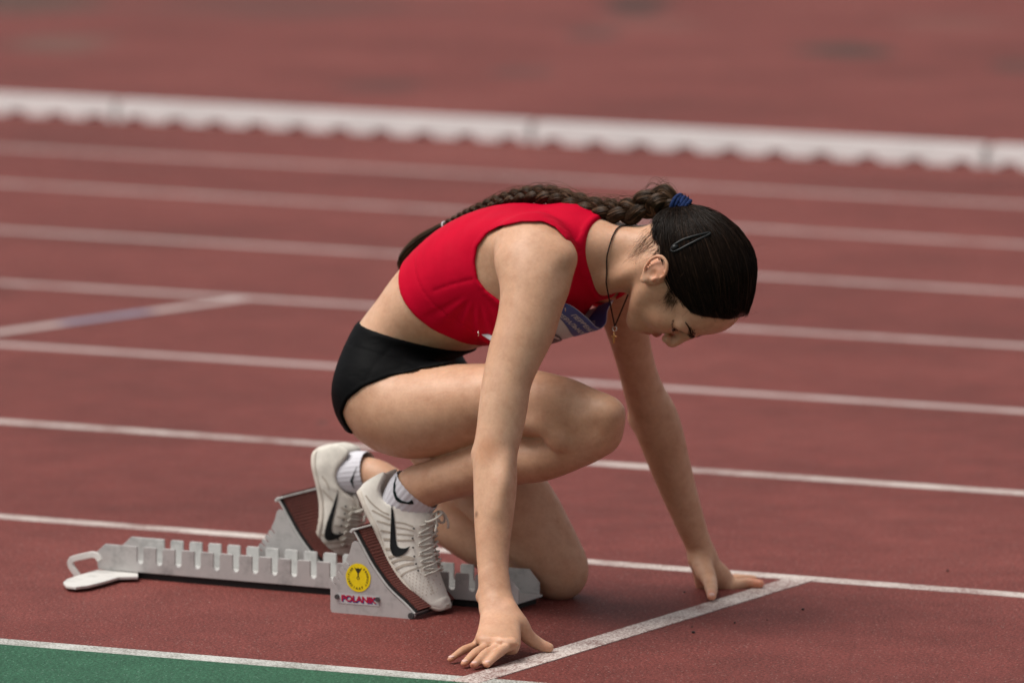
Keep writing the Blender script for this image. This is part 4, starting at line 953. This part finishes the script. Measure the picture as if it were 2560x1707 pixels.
for s in (-1, 1):
    e_ = crv(on_head([M(1730, 826, s*.0190), M(1721, 820, s*.027), M(1716, 811, s*.036), M(1716, 798, s*.044), M(1720, 787, s*.049)], np.full(5, .0004)), 6)
    m = MB(); m.tube(e_, [.0004]+[.0008]*(len(e_)-2)+[.0003], 6); lid = m.build('eyelash', MAT['cord'], person, smooth=True)
    L_ = []
    for i in range(3, len(e_)):
        for k in range(2):
            q = e_[i]+RNG.normal(0, .0004, 3); out = nrm(FH*.75-UH*.75+np.array([0, s*.25, 0])+RNG.normal(0, .12, 3)); L_.append([q+out*.0065*w_+UH*.0014*w_*w_ for w_ in np.linspace(0, 1, 5)])
    L_ = np.array(L_); strands('lash_hair', L_, .0003, MAT['hair'], lid, np.full(len(L_), .05))

# ------------------------------------------------------------------ spiked shoes and socks
RING = [(0, 0), (.45, 0), (.86, .0), (.98, .05), (1.02, .16), (1.0, .30), (.92, .48), (.79, .66), (.60, .83), (.34, .95), (0, 1.0)]
RING = [(a, b_) for a, b_ in RING]+[(-a, b_) for a, b_ in RING[-2:0:-1]]
RO = [(0, 0), (.45, 0), (.86, .0), (.98, .05), (1.02, .16), (1.0, .30), (.98, .48), (.95, .68), (.93, .93), (.80, .99), (0, .72)]
RINGO = RO+[(-a, b_) for a, b_ in RO[-2:0:-1]]
def shoe(secs, Yn, Yt, yc, mat, name='shoe', side=-1):
    "secs: (sole x, sole y, top x, top y, half width, y shift); sole read on its near edge, top on the ridge"
    rows = []
    for sx, sy, tx, ty, w, dy in secs:
        a = at(sx, sy, yc+dy-w*.95); b_ = at(tx, ty, Yt); rows.append([a[0], a[2], b_[0], b_[2], w, yc+dy])
    R_ = crv(np.array(rows), 4); n = len(R_)
    def pt(i, a, b_, out=0.0):
        i = min(max(i, 0), n-1); i0 = int(i); i1 = min(i0+1, n-1); r = R_[i0]*(1-(i-i0))+R_[i1]*(i-i0)
        s0 = np.array([r[0], r[1]]); v = np.array([r[2], r[3]])-s0; H = np.linalg.norm(v)
        p = s0+v*b_; w = r[4]*a; q = np.array([p[0], r[5]+w, p[1]])
        if out:
            nn = nrm(np.array([v[0]/H*max(b_-.25, 0)*1.3, a*.6, v[1]/H*max(b_-.25, 0)*1.3])); q = q+nn*out
        return q
    V = []; F = []; k = len(RING)
    for i in range(n):
        wo = float(np.clip((24-i)/5.0, 0, 1))
        for j_, (a, b_) in enumerate(RING):
            bo = RINGO[j_]; V.append(pt(i, a*(1-wo)+bo[0]*wo, b_*(1-wo)+bo[1]*wo))
    F = [(i*k+j, i*k+(j+1) % k, (i+1)*k+(j+1) % k, (i+1)*k+j) for i in range(n-1) for j in range(k)]
    F += [tuple(range(k))[::-1], tuple((n-1)*k+j for j in range(k))]
    bm = bmesh.new(); vs = [bm.verts.new(p) for p in V]
    for f in F: bm.faces.new([vs[j] for j in f])
    bmesh.ops.recalc_face_normals(bm, faces=bm.faces)
    me = bpy.data.meshes.new(name); bm.to_mesh(me); bm.free(); o = bpy.data.objects.new(name, me); COL.objects.link(o); me.materials.append(mat)
    for p_ in me.polygons: p_.use_smooth = True
    sub = o.modifiers.new('subdivision', 'SUBSURF'); sub.levels = 1; sub.render_levels = 1
    bvh = BVHTree.FromPolygons(V, [f for f in F[:-2]])
    adopt(o, person)
    # sole unit
    SR = [(-1.0, -.052), (-.6, -.06), (0, -.06), (.6, -.06), (1.0, -.052), (1.06, -.01), (1.05, .045), (1.0, .06), (0, .06), (-1.0, .06), (-1.05, .045), (-1.06, -.01)]
    Vs = []; ks = len(SR)
    for i in range(n):
        H = np.linalg.norm(R_[i][2:4]-R_[i][:2]); sc_s = .085/max(H, .03)
        for a, b_ in SR: Vs.append(pt(i, a, b_*sc_s))
    m = MB(); m.add(Vs, [(i*ks+j, i*ks+(j+1) % ks, (i+1)*ks+(j+1) % ks, (i+1)*ks+j) for i in range(n-1) for j in range(ks)]+[tuple(range(ks)), tuple((n-1)*ks+j for j in range(ks))[::-1]])
    so = m.build('sole', MAT['sole'], o, smooth=True)
    return o, pt, bvh, n
def cast(bvh, x, z, lift=.0012, y0=.2):
    hit = bvh.ray_cast(Vector((x, y0, z)), Vector((0, 1, 0)))
    if hit[0] is None:
        hit = bvh.find_nearest(Vector((x, y0+.35, z)))
    nn = hit[1]
    if nn.y > 0: nn = -nn
    return np.array(hit[0])+np.array(nn)*lift
def decal(name, A, B, Y, conv, bvh, mat, parent, m_=5, n_=5, lift=.0012):
    A = crv(np.array([XZ(*conv(*p), Y) for p in A]), n_); B = crv(np.array([XZ(*conv(*p), Y) for p in B]), n_)
    k = min(len(A), len(B)); fa = lambda C, u: np.array([np.interp(u*(len(C)-1), np.arange(len(C)), C[:, q]) for q in (0, 1)])
    V = []
    for i in range(k):
        u_ = i/(k-1)
        for j in range(m_):
            p = fa(A, u_)*(1-j/(m_-1))+fa(B, u_)*(j/(m_-1)); V.append(cast(bvh, p[0], p[1], lift))
    F = [(i*m_+j, i*m_+j+1, (i+1)*m_+j+1, (i+1)*m_+j) for i in range(k-1) for j in range(m_-1)]
    o = mesh_obj(name, V, F, mat, None, True); adopt(o, parent); return o
def rib_tube(cen, ra, rb, A, name, mat, parent, ribs=26, amp=.0007):
    C_ = crv(np.column_stack([cen, ra, rb]), 6); P = C_[:, :3]; n = len(P); V = []; sg = 78
    for i in range(n):
        T_ = nrm(P[min(i+1, n-1)]-P[max(i-1, 0)]); a = nrm(np.asarray(A)-T_*(np.asarray(A)@T_)); b_ = np.cross(T_, a)
        for k in range(sg):
            w_ = 2*math.pi*k/sg; rr = 1+amp/.03*(1 if k % 3 == 0 else -.5); V.append(P[i]+a*C_[i, 3]*rr*math.cos(w_)+b_*C_[i, 4]*rr*math.sin(w_))
    F = [(i*sg+k, i*sg+(k+1) % sg, (i+1)*sg+(k+1) % sg, (i+1)*sg+k) for i in range(n-1) for k in range(sg)]
    o = mesh_obj(name, V, F, mat, None, True); adopt(o, parent); return o, BVHTree.FromPolygons([tuple(p) for p in V], F)
K1 = lambda x, y: (860+x/3.825, 1150+y/3.825)
K2 = lambda x, y: (660+x/4.48, 1090+y/4.48)
# the right foot on the front pedal
secR = [(898, 1222, 915, 1207, .010, 0), (896, 1226, 945, 1189, .021, 0), (900, 1236, 984, 1172, .0270, 0), (911, 1262, 970, 1214, .0320, 0), (923, 1288, 986, 1246, .0335, 0), (938, 1318, 1036, 1258, .0345, 0),
        (950, 1352, 1088, 1280, .0340, 0), (960, 1383, 1083, 1330, .0370, 0), (976, 1411, 1085, 1378, .0405, 0), (993, 1437, 1092, 1414, .0430, 0), (1014, 1463, 1101, 1446, .0430, 0), (1038, 1489, 1109, 1471, .0400, 0), (1063, 1510, 1115, 1488, .0345, 0), (1084, 1520, 1117, 1490, .0285, 0), (1100, 1523, 1119, 1493, .0210, 0), (1111, 1519, 1120, 1498, .0125, 0), (1117, 1511, 1120, 1503, .0050, 0)]
shR, ptR, bvR, nR = shoe(secR, .548, .590, .585, MAT['shoe']); shR['label'] = 'right off-white spiked shoe pressed on the front pedal'
secL = [(800, 1116, 826, 1108, .012, 0), (788, 1128, 862, 1108, .022, 0), (784, 1144, 892, 1127, .0275, 0), (785, 1166, 866, 1166, .0325, 0), (790, 1190, 862, 1196, .0335, 0), (796, 1215, 876, 1226, .0345, 0), (802, 1245, 906, 1252, .034, 0),
        (804, 1272, 903, 1288, .037, 0), (803, 1302, 894, 1315, .041, 0), (797, 1335, 886, 1347, .043, 0), (795, 1362, 883, 1370, .0425, 0), (803, 1392, 882, 1388, .039, 0), (820, 1410, 879, 1400, .031, 0), (842, 1418, 874, 1408, .018, 0), (855, 1420, 866, 1414, .007, 0)]
shL, ptL, bvL, nL = shoe(secL, .822, .862, .862, MAT['shoe2']); shL['label'] = 'left off-white spiked shoe resting against the rear pedal'
sockR, bsR = rib_tube([at(985, 1286, .583), at(1003, 1266, .582), at(1024, 1243, .581), at(1043, 1222, .581)], [.032, .0380, .0435, .0440], [.024, .0270, .0300, .0335], np.cross(at(1043, 1222, .58)-at(1003, 1266, .58), VIEW), 'sock', MAT['sockw'], person)
sockL, bsL = rib_tube([at(845, 1186, .862), at(870, 1183, .861), at(897, 1180, .860), at(922, 1178, .859)], [.030, .0335, .0360, .0345], [.024, .027, .029, .031], np.cross(at(922, 1178, .86)-at(880, 1183, .86), VIEW), 'sock', MAT['sockw'], person)
decal('tick_mark', ((443, 430), (441, 560), (440, 700), (441, 800), (448, 850), (465, 890), (490, 912), (520, 918), (560, 905), (590, 880), (605, 855), (617, 829)), ((447, 430), (462, 500), (475, 600), (485, 700), (495, 770), (505, 810), (520, 830), (540, 840), (560, 843), (580, 842), (600, 835), (618, 826)), .548, K1, bvR, MAT['blackprint'], shR, lift=.0016)
decal('tick_mark', ((812, 600), (770, 760), (730, 920), (705, 1040), (698, 1110), (710, 1145), (740, 1163), (775, 1160), (810, 1145), (845, 1115), (878, 1087)), ((814, 600), (800, 740), (785, 860), (770, 960), (765, 1040), (775, 1075), (795, 1092), (820, 1097), (845, 1093), (865, 1088), (879, 1084)), .825, K2, bvL, MAT['blackprint'], shL, lift=.0016)
decal('tick_mark', ((489, 155), (473, 250), (483, 335), (515, 390), (570, 410), (630, 419), (662, 418)), ((494, 155), (494, 240), (502, 310), (530, 358), (575, 388), (620, 396), (655, 375)), .552, K1, bsR, MAT['sockprint'], sockR, lift=.0012)
decal('tick_mark', ((1052, 330), (1000, 440), (968, 490), (975, 530), (994, 592)), ((1056, 332), (1022, 420), (1005, 480), (994, 522), (999, 588)), .832, K2, bsL, MAT['sockprint'], sockL, lift=.0012)
def band(pts, w, Y, conv, bvh, par, mat=None, name='side_stripe'):
    pts = np.array(pts, float); d = np.gradient(pts, axis=0); nn = np.stack([-d[:, 1], d[:, 0]], 1); nn /= np.linalg.norm(nn, axis=1, keepdims=True)
    decal(name, [tuple(p) for p in pts-nn*w/2], [tuple(p) for p in pts+nn*w/2], Y, conv, bvh, mat or MAT['stripe'], par, m_=3, n_=4, lift=.0007)
for pts, w in ((((425, 935), (470, 915), (520, 912), (600, 925), (655, 945)), 20), (((452, 985), (510, 955), (580, 942), (655, 950)), 22), (((490, 1055), (545, 1015), (600, 995), (660, 988)), 24), (((395, 845), (450, 848)), 22), (((370, 752), (440, 760)), 22), (((500, 765), (570, 768), (645, 770)), 14), (((490, 705), (560, 710), (640, 725)), 12),
               (((345, 672), (435, 690)), 18), (((480, 640), (560, 655), (640, 682)), 11), (((310, 580), (380, 600), (440, 620)), 15), (((260, 480), (340, 520), (430, 565)), 15), (((470, 590), (550, 605), (635, 640)), 11), (((190, 340), (260, 420), (350, 490), (420, 520)), 13), (((540, 1130), (590, 1075), (650, 1045), (740, 1015)), 12)):
    band(pts, w, .548, K1, bvR, shR)
for pts, w in ((((640, 1195), (720, 1190), (800, 1195), (880, 1185)), 22), (((650, 1275), (740, 1260), (830, 1255), (920, 1240)), 22), (((680, 1350), (760, 1335), (850, 1335)), 20), (((640, 1090), (690, 1100)), 20), (((790, 1000), (860, 1020), (940, 1040)), 16), (((810, 900), (880, 930), (950, 960)), 16), (((840, 800), (900, 850), (960, 890)), 16), (((650, 600), (700, 660), (760, 720)), 16), (((640, 450), (690, 520), (720, 600)), 14)):
    band(pts, w, .825, K2, bvL, shL)
# toe cap, perforations, spikes, laces
def lace_set(pt, par, s0, s1, rows, seed, asym):
    rg = np.random.default_rng(seed)
    for k in range(rows):
        s = s0+(s1-s0)*k/(rows-1); sn = s+(s1-s0)/(rows-1)*.85
        for sgn in (-1, 1):
            P = [pt(s+(sn-s)*u_, sgn*(.70-1.40*u_), min(.965+.03*math.sin(math.pi*u_), 1.0) if abs(.70-1.4*u_) < .5 else .80, .0032+.0018*math.sin(math.pi*u_)+(.0008 if sgn > 0 else 0)) for u_ in np.linspace(0, 1, 9)]
            m = MB(); m.tube(P, [.0014, .0016, .0017, .0017, .0017, .0017, .0017, .0016, .0014], 6); m.build('lace', MAT['lace'], par, smooth=True)
        for sgn in (-1, 1):
            m = MB(); c = pt(s, sgn*.78, .70, .001); m.tube([c, c+np.array([0, sgn*.002, .0005])], .0016, 8); m.build('eyelet', MAT['dark'], par)
    c = pt(s0-1.2, 0, 1.0, .006)
    for k, (dx, dy, dz) in enumerate(((.012, -.020, -.010), (.004, .024, -.016))):
        P = [c+np.array([dx*math.sin(w_)*1.2, dy*(1-math.cos(w_))*.55, dz*(1-math.cos(w_))*.6+.006*math.sin(w_)]) for w_ in np.linspace(0, 2*math.pi, 15)]
        m = MB(); m.tube(P, .0021, 6); m.build('lace_bow', MAT['lace'], par, smooth=True)
    for k, (dx, dy, dz) in enumerate(((.008, -.020, -.030), (.014, .016, -.028))):
        P = [c, c+np.array([dx*.6, dy*.5, dz*.2+.004]), c+np.array([dx, dy*.9, dz*.65]), c+np.array([dx*.9, dy, dz])]
        m = MB(); m.tube(crv(P, 4), .0020, 6); m.build('lace_end', MAT['lace'], par, smooth=True)
lace_set(ptR, shR, 25.5, 36.0, 6, 3, 0); lace_set(ptL, shL, 25.5, 36.0, 6, 4, 0)
def spikes(pt, par, a0, i0, i1, n):
    for i in np.linspace(i0, i1, n):
        p = pt(i, -.96, -.045); q = pt(i, -1.0, -.105); m = MB(); m.tube([p, q], [.0022, .0007], 6); m.build('spike', MAT['sole'], par)
spikes(ptR, shR, -.96, 30, 50, 13); spikes(ptL, shL, -.96, 32, 46, 9)
def perf(bvh, par, P0, eu, ev, nu, nv, Y, conv):
    m = MB(); e = .00075
    for i in range(nu):
        for j in range(nv):
            q = np.array(P0)+np.array(eu)*(i+.5*(j % 2))+np.array(ev)*j; x, z = XZ(*conv(*q), Y)
            c = cast(bvh, x, z, .0008); m.add([c+np.array([-e, 0, -e*1.3]), c+np.array([e, 0, -e*1.3]), c+np.array([e*1.2, 0, e*1.3]), c+np.array([-e*.8, 0, e*1.3])], [(0, 1, 2, 3)])
    o = m.build('perforation', MAT['stripe'], par); o['kind'] = 'stuff'
perf(bvR, shR, (650, 1085), (26, -8), (14, 26), 8, 9, .562, K1)
for o_, pt_ in ((shR, ptR), (shL, ptL)):   # tongue and padded collar rim
    m = MB(); P = [pt_(22.5, -.30, .99, .004), pt_(22.0, 0, 1.02, .006), pt_(22.5, .30, .99, .004)]
    V = []
    tip = [pt_(20.5, a, 1.05, .010) for a in (-.34, -.17, 0, .17, .34)]; base = [pt_(27, a, .97, .0015) for a in (-.30, -.15, 0, .15, .30)]
    for u_ in np.linspace(0, 1, 6): V += [tip[j]*(1-u_)+base[j]*u_+np.array([.004, 0, .002])*math.sin(u_*math.pi) for j in range(5)]
    nV = len(V); V += [p-np.array([.0035, 0, .001]) for p in V[:nV]]
    F = [(i*5+j, i*5+j+1, i*5+j+6, i*5+j+5) for i in range(5) for j in range(4)]; F += [tuple(nV+k for k in f[::-1]) for f in F]
    F += [(j, nV+j, nV+j+1, j+1) for j in range(4)]+[(i*5, i*5+5, nV+i*5+5, nV+i*5) for i in range(5)]+[(i*5+4, nV+i*5+4, nV+i*5+9, i*5+9) for i in range(5)]
    mesh = MB(); mesh.add(V, F); mesh.build('tongue', MAT['shoe2'], o_, smooth=True)
# ------------------------------------------------------------------ number bib
Z8 = lambda x, y: (1360+x/9.8, 720+y/9.8)
topE = crv([at(1380, 752, .620), at(*Z8(640, 415), .615), at(*Z8(1040, 712), .650), at(*Z8(1340, 985), .688), at(*Z8(1520, 860), .722), at(*Z8(1560, 560), .742), at(*Z8(1700, 300), .765)], 4)
botE = crv([at(1200, 834, .592), at(1234, 856, .576), at(1262, 874, .615), at(1290, 882, .690), at(1330, 872, .725), at(1350, 850, .745), at(1370, 815, .765)], 4)
def bib_pt(u_, v_, lift=0.0):
    ti = u_*(len(topE)-1); f = lambda C: np.array([np.interp(ti, np.arange(len(C)), C[:, q]) for q in range(3)])
    p = f(topE)*(1-v_)+f(botE)*v_
    if lift:
        e = .02; du = bib_pt(min(u_+e, 1), v_)-bib_pt(max(u_-e, 0), v_); dv = bib_pt(u_, min(v_+e, 1))-bib_pt(u_, max(v_-e, 0)); nn = nrm(np.cross(du, dv))
        if nn[2] > 0 or nn[1] > .3: nn = nn if (nn@(-VIEW)) > 0 else -nn
        p = p+nn*lift
    return p
def bib_grid(name, u0, u1, v0, v1, lift, mat, par, nu=24, nv=10, thick=0.0004, vcurve=None):
    V = [bib_pt(u_, v0+(v1-v0)*j/nv if vcurve is None else v0+(vcurve(u_)-v0)*j/nv, lift) for u_ in np.linspace(u0, u1, nu+1) for j in range(nv+1)]
    F = [(i*(nv+1)+j, i*(nv+1)+j+1, (i+1)*(nv+1)+j+1, (i+1)*(nv+1)+j) for i in range(nu) for j in range(nv)]
    o = mesh_obj(name, V, F, mat, None, True); adopt(o, par)
    if thick: so = o.modifiers.new('thickness', 'SOLIDIFY'); so.thickness = thick; so.offset = 0
    return o
bib = bib_grid('number_bib', 0, 1, 0, 1, 0, MAT['bibw'], person)
bib_grid('header_band', 0, 1, 0.004, .42, .0009, MAT['bibb'], bib, vcurve=lambda u_: .27-.05*math.cos(u_*7-1.2))
UL = float(np.linalg.norm(np.diff(topE, axis=0), axis=1).sum()); VLn = .17
def bib_text(s, u0, v0, hgt, mat, bold=0.0, name='lettering', lift=.0018, wid=1.0, shear=.2):
    V2, F = text_geo(s, hgt*1.35, bold, shear, 'LEFT', 1.0)
    V = [bib_pt(min(max(u0+x*wid/UL, 0), 1), min(max(v0-y/VLn, 0), 1), lift) for x, y in V2]
    o = mesh_obj(name, V, F, mat); adopt(o, bib); return o
bib_text('ПЕРВЕНСТВО', .25, .085, .0085, MAT['bibw'], .0003)
bib_text('ФЕДЕРАЛЬНОГО ОКРУГА', .10, .185, .0085, MAT['bibw'], .0003)
bib_text('9', .30, .62, .060, MAT['blackprint'], .004, 'number', lift=.0016, wid=1.3, shear=0)
for px, py, Y in ((1414, 772, .606), (1529, 756, .752), (1197, 833, .545)):
    c = at(px, py, Y); m = MB(); m.tube([c+np.array([0, -.003, .004]), c+np.array([.002, -.005, 0]), c+np.array([.001, -.003, -.004])], .0008, 6); m.build('safety_pin', MAT['silver'], bib, smooth=True)

# ------------------------------------------------------------------ necklace and earrings
def off_neck(p, r=.0022):
    X = np.array([p], np.float32)
    for _ in range(5):
        d = TORN(X, 10.); g = grad(TORN, X); g /= np.linalg.norm(g)+1e-6; X = X+(g*(r-d)[:, None]).astype(np.float32)
    return X[0].astype(float)
pend = at(1537, 816, .672)
def round_neck(sgn, f0, f1, n):
    P = []
    for u_ in np.linspace(0, 1, n):
        f_ = f0+(f1-f0)*u_; c = M(1572, 645)*(1-u_)+M(1552, 655)*u_; P.append(off_neck(c+.065*np.array([0, sgn*math.sin(f_), math.cos(f_)]), .0018))
    return P
nk = round_neck(-1, 0, 1.95, 12)
nk2 = round_neck(1, 0, 2.1, 10)
m = MB(); m.tube(crv(nk+[nk[-1]*.8+pend*.2+np.array([0, -.003, 0]), pend], 4), .0013, 6); m.tube(crv(nk2+[nk2[-1]*.75+pend*.25+np.array([0, .002, 0]), pend], 4), .0013, 6); neckl = m.build('necklace', MAT['cord'], person, smooth=True)
m = MB(); m.tube([pend+np.array([.004*math.cos(w_), 0, -.004+.004*math.sin(w_)]) for w_ in np.linspace(0, 2*math.pi, 13)], .0008, 6, cap=False); m.build('pendant_ring', MAT['silver'], neckl, smooth=True)
m = MB(); c = pend+np.array([-.001, -.001, -.008])
m.tube([c, c+np.array([0, 0, -.007]), c+np.array([0, 0, -.010]), c+np.array([0, 0, -.018]), c+np.array([0, 0, -.0205])], [.0010, .0018, .0014, .0022, .0010], 8)
m.tube([c+np.array([-.0052, 0, -.0085]), c+np.array([-.0035, 0, -.0085]), c+np.array([.0035, 0, -.0085]), c+np.array([.0052, 0, -.0085])], [.0012, .0019, .0019, .0012], 8)
m.build('cross_pendant', MAT['gold'], neckl, smooth=True)
for px, py, r in ((478, 848, .0024), (472, 886, .0034)):
    c = at(*H1(px, py), .6035); m = MB(); m.tube([c+np.array([r*math.cos(w_), .001*math.sin(w_), r*math.sin(w_)*(.5 if r > .003 else 1)]) for w_ in np.linspace(0, 2*math.pi, 15)], .0007, 6, cap=False); m.build('earring', MAT['gold'], person, smooth=True)
